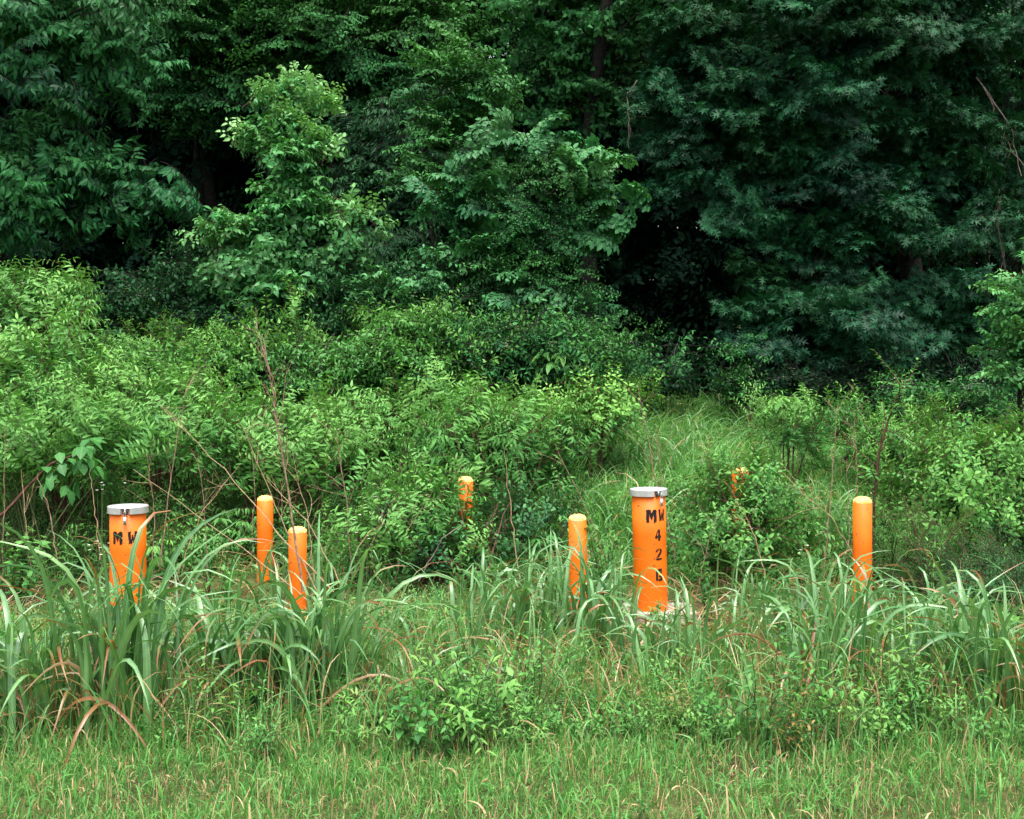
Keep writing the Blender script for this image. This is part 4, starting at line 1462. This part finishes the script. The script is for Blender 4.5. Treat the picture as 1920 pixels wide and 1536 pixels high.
def undergrowth():
    leaf, st = Geo(), Geo()
    n = 1650
    y = 4.95 + 3.9 * rng.random(n) ** .85
    x = rng.uniform(-1, 1, n) * (.43 * y + .7)
    y = np.maximum(y, edge(x) + .1 * rng.random(n))
    mh = max_h(x, y)
    H = np.clip(mh * rng.uniform(.3, .9, n), .05, .5) * np.clip((y - edge(x) + .3) / .6, .5, 1)
    # keep the wells and bollards themselves clear
    ok = np.ones(n, bool)
    for bx, by, r in ((xw, yw, .16), (xl, yl, .16), (X(1085, 7.65), 7.65, .1), (X(1617, 7.5), 7.5, .1), (X(497, 8.7), 8.7, .1), (X(558, 7.65), 7.65, .1)):
        ok &= (np.hypot(x - bx, y - by) > r)
    ok &= ~((np.abs(x - xw - .02) < .40) & (np.abs(y - yw) < .38) & (rng.random(n) < .75))
    zone = (np.sin(x * 2.3 + 1) + np.sin(y * 3.1 + x * 1.1) + rng.normal(0, .7, n))
    gx = np.array([X(c[0], CAM_H * FPX / (c[1] - HOR)) for c in CL])
    gy = np.array([CAM_H * FPX / (c[1] - HOR) for c in CL])
    near = (np.hypot((x[:, None] - gx) / .30, (y[:, None] + .12 - gy) / .34)).min(1) < 1
    H = np.where(near, np.minimum(H, .13), H)
    ok &= ~(near & (rng.random(n) < .55))
    pick = np.clip(((zone + 2.4) / 4.8 * len(HB)).astype(int), 0, len(HB) - 1)
    P = np.stack([x, y, gz(x, y)], -1)
    for v, (gl, gs) in enumerate(HB):
        m = (pick == v) & ok
        R = rotz(rng.uniform(0, 6.28, m.sum()))
        dA = np.stack([rng.normal(.1, .18, m.sum()), rng.normal(.12, .16, m.sum()), np.where(rng.random(m.sum()) < .03, rng.uniform(.1, .3, m.sum()), 0)], -1)
        leaf.inst(gl, P[m], R, H[m] / .30, dA)
        st.inst(gs, P[m], R, H[m] / .30)
    tag(build(leaf, 'undergrowth', M['weed']), 'tangle of small-leaved weeds round the wells', 'undergrowth', kind='stuff')
    tag(build(st, 'undergrowth_stems', M['stem']), 'thin green stems of the small weeds', 'undergrowth', kind='stuff')


undergrowth()


def lawn_herbs():
    """clover and flat broad-leaved weeds in the mown strip, in patches"""
    leaf = Geo()
    n = 900
    y = 3.4 + 1.9 * rng.random(n)
    x = rng.uniform(-1, 1, n) * (.45 * y + .6)
    pat = np.sin(x * 2.9 + 1) + np.sin(y * 5 - x * 1.7) + rng.normal(0, .5, n)
    ok = pat > .25
    P = np.stack([x, y, gz(x, y)], -1)
    for v, q in enumerate((0, 3, 5, 6)):
        m = ok & (rng.integers(0, 4, n) == v)
        k = m.sum()
        leaf.inst(HB[q][0], P[m], rotz(rng.uniform(0, 6.28, k)), rng.uniform(.12, .30, k), np.stack([rng.normal(.15, .15, k), rng.normal(.12, .15, k), np.zeros(k)], -1))
    tag(build(leaf, 'clover', M['weed']), 'patches of clover and small flat weeds in the mown grass', 'clover', kind='stuff')


lawn_herbs()


def rough_grass():
    """finer grass between the weeds, dry litter at its foot"""
    g = Geo()
    n = 11500
    y = 5.0 + 3.9 * rng.random(n)
    x = rng.uniform(-1, 1, n) * (.43 * y + .7)
    H = np.clip(max_h(x, y), .06, .5) * rng.uniform(.35, 1.05, n) * np.clip((y - edge(x) + .4) / .8, .22, 1)
    ok = ~((np.abs(x - xw - .02) < .40) & (np.abs(y - yw) < .38))
    x, y, H = x[ok], y[ok], H[ok]
    n = len(x)
    dead = np.where(rng.random(n) < .24, rng.uniform(.3, 1, n), 0)
    blades(g, np.stack([x, y, gz(x, y) - .01], -1), H * 1.15, rng.uniform(.003, .009, n), rng.uniform(0, 2 * pi, n), np.abs(rng.normal(.22, .2, n)), rng.uniform(.2, 2.4, n),
           rng.uniform(.4, .85, n), .12, dead, np.where(rng.random(n) < .2, .75, 2.), 7, None, np.clip(rng.normal(.05, .12, n), 0, .5), .3, .5)
    n = 3400
    y = 5.5 + 4.0 * rng.random(n)
    x = rng.uniform(-1, 1, n) * (.43 * y + .7)
    blades(g, np.stack([x, y, gz(x, y) + rng.uniform(0, .06, n)], -1), rng.uniform(.1, .4, n), rng.uniform(.003, .012, n), rng.uniform(0, 2 * pi, n), rng.uniform(.9, 1.5, n), rng.uniform(-.2, .6, n), .5, .2,
           rng.uniform(.35, 1, n), 2., 5, None, None, .3, .8)
    tag(build(g, 'rough_grass', M['meadow']), 'rough grass and dry litter between the weeds', 'grass', kind='stuff')


rough_grass()


def meadow():
    g = Geo()
    n = 90000
    y = 8.7 + 5.6 * rng.random(n)
    x = rng.uniform(-1, 1, n) * (.44 * y + 1.0)
    px = 960 + x / y * FPX
    den = np.interp(px, [600, 1000, 1150, 2000], [.22, .45, 1, 1])
    ok = rng.random(n) < den
    x, y = x[ok], y[ok]
    n = len(x)
    cl = np.sin(x * 2.1 + np.sin(y * 2)) * np.sin(y * 2.7 + x * .7) * .5 + .5
    H = (.28 + .24 * cl) * rng.uniform(.6, 1.35, n) * np.clip((y - 8.4) / 1.2, .45, 1)
    dead = np.where(rng.random(n) < .06, rng.uniform(.6, 1, n), 0)
    blades(g, np.stack([x, y, gz(x, y) - .01], -1), H * 1.2, rng.uniform(.005, .016, n), rng.uniform(0, 2 * pi, n), np.abs(rng.normal(.22, .2, n)), rng.uniform(.8, 2.7, n),
           rng.uniform(.35, .75, n), .12, dead, 2., 6, np.clip(.2 + .5 * cl + rng.normal(0, .2, n), 0, 1), np.clip(rng.normal(.08, .12, n), 0, .5), 0, .5, False)
    tag(build(g, 'meadow_grass', M['meadow']), 'tall pale meadow grass in the field behind the wells', 'grass', kind='stuff')


meadow()


def field_weeds():
    """the dense weed cover of the field between wells and wood"""
    leaf, st = Geo(), Geo()
    n = 1450
    y = 8.8 + 4.6 * rng.random(n)
    x = rng.uniform(-1, 1, n) * (.44 * y + .8)
    px = 960 + x / y * FPX
    den = np.interp(px, [-300, 1000, 1120, 1250, 1650, 1750, 2300], [1, 1, .2, .12, .12, .25, .35])
    top = np.interp(y, [8.9, 10, 11, 12, 13.5], [.34, .42, .48, .52, .55]) + np.interp(px, [-300, 100, 700, 900], [.45, .35, .2, 0]) * np.clip((y - 9.5) / 2, 0, 1)
    ok = rng.random(n) < den
    for bpx, bY in ((871, 9.0), (1388, 9.0), (497, 8.7)):      # not in front of the rear bollards
        ok &= ~((np.abs(px - bpx) < 75) & (y < bY + .3))
    kinds = ['weedy', 'elder', 'mixed', 'bushy', 'finely', 'mixed', 'weedy', 'bramble']
    zone = np.sin(x * 1.3 + 2) + np.sin(y * 1.9 - x * .8) + rng.normal(0, 1.0, n)
    pick = np.clip(((zone + 2.8) / 5.6 * 8).astype(int), 0, 7)
    for v, k in enumerate(kinds):
        m0 = np.where((pick == v) & ok)[0]
        for q, (gl, gs) in enumerate(SPG[k]):
            m = m0[q::len(SPG[k])]
            for lvl in (1.0, .55):
                tilt = rng.normal(0, .3, (len(m), 2))
                D = unit(np.stack([tilt[:, 0], tilt[:, 1] - .1, np.ones(len(m))], -1)) if k not in ('weedy', 'bushy', 'finely', 'elder') else None
                if D is None:
                    R = rotz(rng.uniform(0, 6.28, len(m)))
                    tl = frames(np.stack([tilt[:, 0] * .6, np.ones(len(m)), tilt[:, 1] * .6], -1), np.tile([0, 0, 1.], (len(m), 1)))
                    R = np.einsum('nij,njk->nik', R, tl)
                else:
                    R = frames(D, rng.normal(0, 1, (len(m), 3)))
                H = top[m] * rng.uniform(.6, 1.3, len(m)) * lvl
                S = rng.uniform(.5, 1.05, len(m))
                P = np.stack([x[m] + rng.normal(0, .08, len(m)), y[m] + rng.normal(0, .08, len(m)), np.maximum(gz(x[m], y[m]) + H - .42 * S, gz(x[m], y[m]))], -1)
                dA = np.stack([rng.normal(0, .15, len(m)), rng.normal(.05, .12, len(m)) * lvl, np.zeros(len(m))], -1)
                leaf.inst(gl, P, R, S, dA)
                st.inst(gs, P, R, S)
    for i in np.where(ok)[0][:520]:
        z0 = float(gz(x[i], y[i]))
        tube(st, grow((x[i], y[i], z0), (rng.normal(0, .1), rng.normal(0, .1), 1), max(.1, top[i] - .2), 4, 0, .05), .005, .003, 3)
    tag(build(leaf, 'field_weeds', M['elder']), 'dense mixed weeds covering the field behind the wells', 'weeds', kind='stuff')
    tag(build(st, 'weed_stems', M['redstem']), 'brownish stems of the field weeds', 'weeds', kind='stuff')


field_weeds()


# ================================================================== SINGLE PLANTS AND STALKS
def broad_herb(label, px, pyb, h, nst, kind='ovate', sz=.075, Y=None, young=.4, matl='elder', n=18, ang=38):
    if Y is None:
        Y = CAM_H * FPX / (pyb - HOR)
    x = X(px, Y)
    z0 = float(gz(x, Y))
    t = thing('leafy_weed', label, 'weed', (x, Y, z0), 'single leafy weeds round the wells')
    pl = Plant()
    for k in range(nst):
        pts = grow((x + rng.normal(0, .03), Y + rng.normal(0, .03), z0 - .02), (rng.normal(0, .22), rng.normal(0, .15), 1), h * rng.uniform(.75, 1.05), 7, 0, .05)
        tube(pl.stem, pts, .004, .0015, 4)
        leafy(pl, pts, kind, n, sz, 'opp', ang, .05, .25, 1., young, .45, .35, .1, .4)
    build(pl.leaves(), 'foliage', M[matl], t)
    build(pl.stem, 'stem', M['redstem'], t)


broad_herb('upright weed with paired oval leaves at the left side of the MW 42 G well', 1158, 1180, .72, 4, 'ovate', .085, 7.7)
broad_herb('short weed with paired leaves in front of the MW 42 G well foot', 1238, 1190, .20, 4, 'ovate', .05, 7.45, .3)
broad_herb('oval-leaved weed standing between the left well and the left bollard pair', 425, 1200, .50, 4, 'ovate', .095, 7.2)
broad_herb('lush leafy weed with drooping leaves in front of the MW letters', 243, 1230, .46, 3, 'lance', .13, 6.75, .2, n=10, ang=60)
broad_herb('round-leaved weed at the far left between the edge and the left well', 40, 1200, .62, 5, 'heart', .085, 7.9, .4, ang=65)
broad_herb('heart-leaved weed in shade at the foot of the dark grass clump, low left', 468, 1360, .20, 5, 'heart', .06, 5.5, .1, 'weed', ang=70)
broad_herb('bright pointed weed under the half hidden bollard', 850, 1150, .50, 5, 'lance', .08, 8.1, .5)
broad_herb('yellowish small-leaved weed low in front of the pad, right of the well', 1275, 1350, .30, 6, 'oval', .045, 5.9, .8, 'weed', ang=65)
broad_herb('pale weed on the far right corner of the concrete pad', 1330, 1190, .38, 4, 'ovate', .06, 7.7, .2)
broad_herb('pointed-leaved weed at the lower right among mown grass', 1655, 1400, .22, 4, 'lance', .07, 5.25, .3, 'weed', n=12)
broad_herb('tall spindly weed between the lone bollard and the fine-leaved bush', 1735, 1240, .72, 4, 'lance', .06, 7.2, .3, 'weed', n=30)
broad_herb('leafy weed with reddish tips left of the left well', 120, 1250, .42, 6, 'oval', .05, 6.9, .2, 'weed', n=24, ang=60)

broad_herb('bushy weed with paired leaves at the left edge beneath the arching branch', 20, 1150, .62, 7, 'ovate', .06, 8.2, .3, n=24)
broad_herb('bushy weed right under the arching branch, left of the left well', 120, 1150, .60, 7, 'lance', .08, 8.3, .3, n=24)
broad_herb('leafy weed behind the left well, on its right', 320, 1150, .58, 7, 'lance', .075, 8.4, .3, n=26)
broad_herb('bushy weed halfway between the left well and the rear bollard', 400, 1150, .52, 7, 'ovate', .055, 8.3, .2, n=26)
broad_herb('leafy weed filling the gap right of the front bollard of the left pair', 640, 1150, .50, 7, 'lance', .075, 8.3, .3, n=26)
broad_herb('broad bushy weed between the left bollard pair and the half hidden bollard', 720, 1150, .52, 7, 'ovate', .06, 8.2, .3, n=26)
broad_herb('leafy weed behind the centre bollard, to its right', 1130, 1150, .50, 6, 'lance', .07, 8.5, .3, n=26)
broad_herb('bushy weed between the swallowed bollard and the lone bollard', 1530, 1150, .48, 7, 'ovate', .055, 8.3, .3, n=26)

broad_herb('dark broad-leaved weed veiling the left side of the half hidden bollard', 858, 1150, .66, 7, 'broad', .085, 8.75, .1, 'shrub', n=24, ang=60)
broad_herb('pointed-leaved weed crossing the foot of the half hidden bollard', 880, 1150, .42, 6, 'lance', .085, 8.6, .2, 'shrub', n=20, ang=55)

SG = 'dry stalks standing in the weeds'


def stalk(label, pts_px, Y, r=.006, br=10, mt='deadred', brl=.3, seed=False, up=.5):
    P = np.array([W(a, b, Y + dy) for a, b, dy in pts_px])
    # smooth the polyline
    u = np.linspace(0, 1, 16)
    pp = np.stack([np.interp(u, np.linspace(0, 1, len(P)), P[:, i]) for i in range(3)], -1)
    pp[1:-1] += rng.normal(0, .004, (14, 3))
    t = thing('dry_stalk', label, 'dry stalk', tuple(pp[0]), SG)
    g = Geo()
    tube(g, pp, r, r * .3, 5)
    build(g, 'stem', M[mt], t)
    if br:
        g = Geo()
        for i in range(int(br * .6 + .5)):
            p, tan = along(pp, rng.uniform(.45, .98))
            q = grow(p, unit(tan * up + rng.normal(0, .5, 3) + np.array([0, 0, .2])), brl * rng.uniform(.4, 1.1), 5, 0, .12)
            tube(g, q, r * .32, r * .12, 4)
            for j in range(2):
                p2, t2 = along(q, rng.uniform(.3, .9))
                tube(g, grow(p2, unit(t2 + rng.normal(0, .5, 3)), brl * .3, 3, 0, .1), r * .2, r * .1, 3)
        build(g, 'twigs', M[mt], t)


stalk('tallest dead stalk with feathered twigs, crossing the front bollard of the left pair', [(568, 1110, 0), (553, 1000, 0), (540, 920, 0), (520, 800, 0), (508, 720, 0), (495, 640, 0)], 7.45, .0085, 26, 'deadred', .34, up=1.2)
stalk('pale leaning stalk from upper left to the foot of the left bollard pair', [(625, 1110, 0), (520, 1000, 0), (420, 880, 0), (300, 760, 0)], 7.5, .005, 7, 'straw', .25)
stalk('thin straw stalk leaning left over the rear bollard', [(600, 1120, 0), (520, 960, 0), (455, 800, 0)], 7.6, .0045, 8, 'straw', .25)
stalk('long straw stem slanting from the left well to the front bollard', [(610, 1150, 0), (470, 1040, 0), (250, 880, 0)], 7.2, .004, 4, 'straw', .2)
stalk('brown stalk leaning right between the left well and the dead tall stalk', [(300, 1060, 0), (320, 900, 0), (350, 720, 0)], 8.2, .005, 9, 'deadred', .3)
stalk('upright brown stalk right beside the left well', [(285, 1090, 0), (290, 960, 0), (275, 850, 0)], 7.8, .004, 8, 'deadred', .25)
stalk('dead bushy stalk above the front bollard of the left pair, on its right', [(660, 1080, 0), (650, 950, 0), (630, 800, 0)], 8.3, .005, 14, 'deadred', .3)
stalk('slim stalk above the front bollard, bending left', [(640, 1100, 0), (580, 980, 0), (500, 900, 0)], 7.9, .005, 8, 'straw', .3)
stalk('rust coloured upright stalk at the far left edge', [(5, 1080, 0), (8, 950, 0), (10, 800, 0)], 8.2, .005, 5, 'deadred', .2)
stalk('dark stalk left of the left well', [(110, 1060, 0), (95, 960, 0), (70, 890, 0)], 7.7, .005, 4, 'deadred', .2)
stalk('pale broken straw standing left of the left well', [(187, 1050, 0), (178, 960, 0), (170, 880, 0)], 7.7, .004, 0, 'straw')
stalk('golden straight stalk at the centre, left of the centre bollard', [(975, 1085, 0), (960, 970, 0), (945, 840, 0)], 8.0, .005, 2, 'straw', .15)
stalk('long dark stem leaning behind the centre bollard', [(1165, 1130, 0), (1110, 980, 0), (1040, 830, 0)], 8.3, .005, 3, 'deadred', .2)
stalk('dry stem rising behind the cap of the MW 42 G well', [(1240, 960, 0), (1225, 880, 0), (1195, 720, 0)], 8.6, .006, 9, 'deadred', .35)
stalk('dark stem slanting right behind the MW 42 G well', [(1265, 1050, 0), (1240, 900, 0), (1230, 800, 0)], 8.6, .005, 4, 'deadred', .25)
stalk('grey crooked dead twig below the half hidden bollard', [(785, 1090, 0), (830, 1010, 0), (868, 985, 0), (866, 950, 0)], 8.0, .0045, 1, 'deadwood', .1)
stalk('pale twig tangle in front of the swallowed bollard', [(1435, 1080, 0), (1410, 990, 0), (1385, 950, 0)], 8.2, .0045, 9, 'straw', .25)
stalk('tall dark stalk between the swallowed and the lone bollard', [(1545, 1080, 0), (1560, 900, 0), (1570, 760, 0)], 8.2, .005, 7, 'deadred', .25)
stalk('bundle of fallen straw leaning on the left side of the lone bollard', [(1600, 1040, 0), (1560, 970, 0), (1510, 930, 0)], 7.7, .004, 12, 'straw', .35)
stalk('reddish stalk with a dusky seed head behind the lone bollard', [(1610, 1000, 0), (1605, 850, 0), (1600, 770, 0)], 8.8, .005, 14, 'deadred', .2)
stalk('orange-brown grass stalk standing at right, tall', [(1800, 1310, 0), (1790, 1180, 0), (1801, 1050, 0)], 6.2, .0035, 3, 'straw', .12)
stalk('orange-brown grass stalk leaning right near the lower right corner', [(1830, 1320, 0), (1850, 1230, 0), (1870, 1140, 0)], 6.0, .0035, 3, 'straw', .12)
stalk('long pale straw lying slanted over the low weeds left of centre', [(850, 1330, 0), (790, 1200, 0), (700, 1070, 0)], 6.6, .0035, 4, 'straw', .2)
stalk('long straw arching low from the leaning clump toward the lawn', [(715, 1425, -.1), (650, 1350, 0), (520, 1290, 0), (400, 1240, .1)], 5.45, .003, 2, 'straw', .15)
stalk('pale stem lying on the lawn at the centre', [(830, 1425, 0), (940, 1405, 0), (1045, 1388, 0)], 5.1, .004, 0, 'straw')
stalk('brown stem lying on the lawn at the right', [(1520, 1456, 0), (1570, 1435, 0), (1615, 1425, 0)], 4.9, .004, 0, 'straw')
stalk('tan dry blade lying on the lawn at the far left', [(5, 1396, 0), (60, 1382, 0), (130, 1380, 0), (200, 1395, 0)], 5.3, .004, 0, 'straw')
stalk('straw slanting at lower right over the low weeds', [(1455, 1300, 0), (1420, 1200, 0), (1380, 1140, 0)], 6.6, .0035, 5, 'straw', .2)


for k, (lab, a, b, c, Y) in enumerate([
        ('faint dry stem just right of the tallest dead stalk', (590, 1090), (575, 960), (548, 850), 8.0),
        ('thin brown stem crossing behind the rear bollard of the left pair', (470, 1080), (478, 930), (470, 790), 8.9),
        ('thin reddish stem halfway between the left well and the rear bollard', (390, 1100), (385, 980), (372, 850), 8.1),
        ('straw leaning right over the gap between the left well and rear bollard', (330, 1080), (380, 960), (450, 870), 7.9),
        ('twiggy dead stem right of the front bollard, leaning right', (640, 1130), (690, 1030), (745, 930), 7.8),
        ('dead stem bending over the leaves left of the half hidden bollard', (740, 1090), (760, 1000), (812, 920), 8.2),
        ('thin brown stem between the left edge and the left well', (60, 1090), (50, 1000), (40, 880), 8.0),
        ('dry brown stem standing right of the concrete pad', (1300, 1150), (1320, 1050), (1345, 960), 7.9),
        ('thin dark stem in front of the lone bollard on its left', (1585, 1120), (1592, 1000), (1588, 860), 8.0)]):
    stalk(lab, [a + (0,), b + (0,), c + (0,)], Y, .0038, 9, 'deadred' if k % 3 else 'straw', .24)


def flower_dots(label, px, py, Y, n, sp):
    c = W(px, py, Y)
    t = thing('white_wildflower', label, 'wildflower', (c[0], c[1], float(gz(c[0], c[1]))), 'white wildflowers')
    s = Geo()
    for i in range(n):
        f = Geo()
        p = c + rng.normal(0, sp, 3) * [1, .6, .7]
        pl = Plant()
        for q in range(6):
            pl.leaf('ovate', p, unit(np.array([cos(q * 1.05), sin(q * 1.05), .5])), np.array([0, 0, 1.]), rng.uniform(.010, .017))
        f.merge(pl.leaves())
        build(f, 'flower', M['flower'], t)
        b = np.array([c[0], c[1], float(gz(c[0], c[1]))])
        u = np.linspace(0, 1, 6)[:, None]
        tube(s, b + (p - b) * u + np.array([0, 0, .04]) * np.sin(u * pi), .002, .001, 3)
    build(s, 'stem', M['stem'], t)


flower_dots('few white flowers on thin stems left of the left well', 190, 905, 8.0, 5, .05)
flower_dots('single white blossom cluster on shrub leaves at centre left', 708, 915, 8.5, 6, .07)
flower_dots('white flowers low beside the left well on its left', 168, 1020, 7.6, 6, .05)
flower_dots('white flower on the weeds between swallowed and lone bollards', 1503, 1030, 7.8, 3, .03)
flower_dots('tiny white flowers right of the front bollard of the left pair', 685, 1000, 8.0, 6, .08)
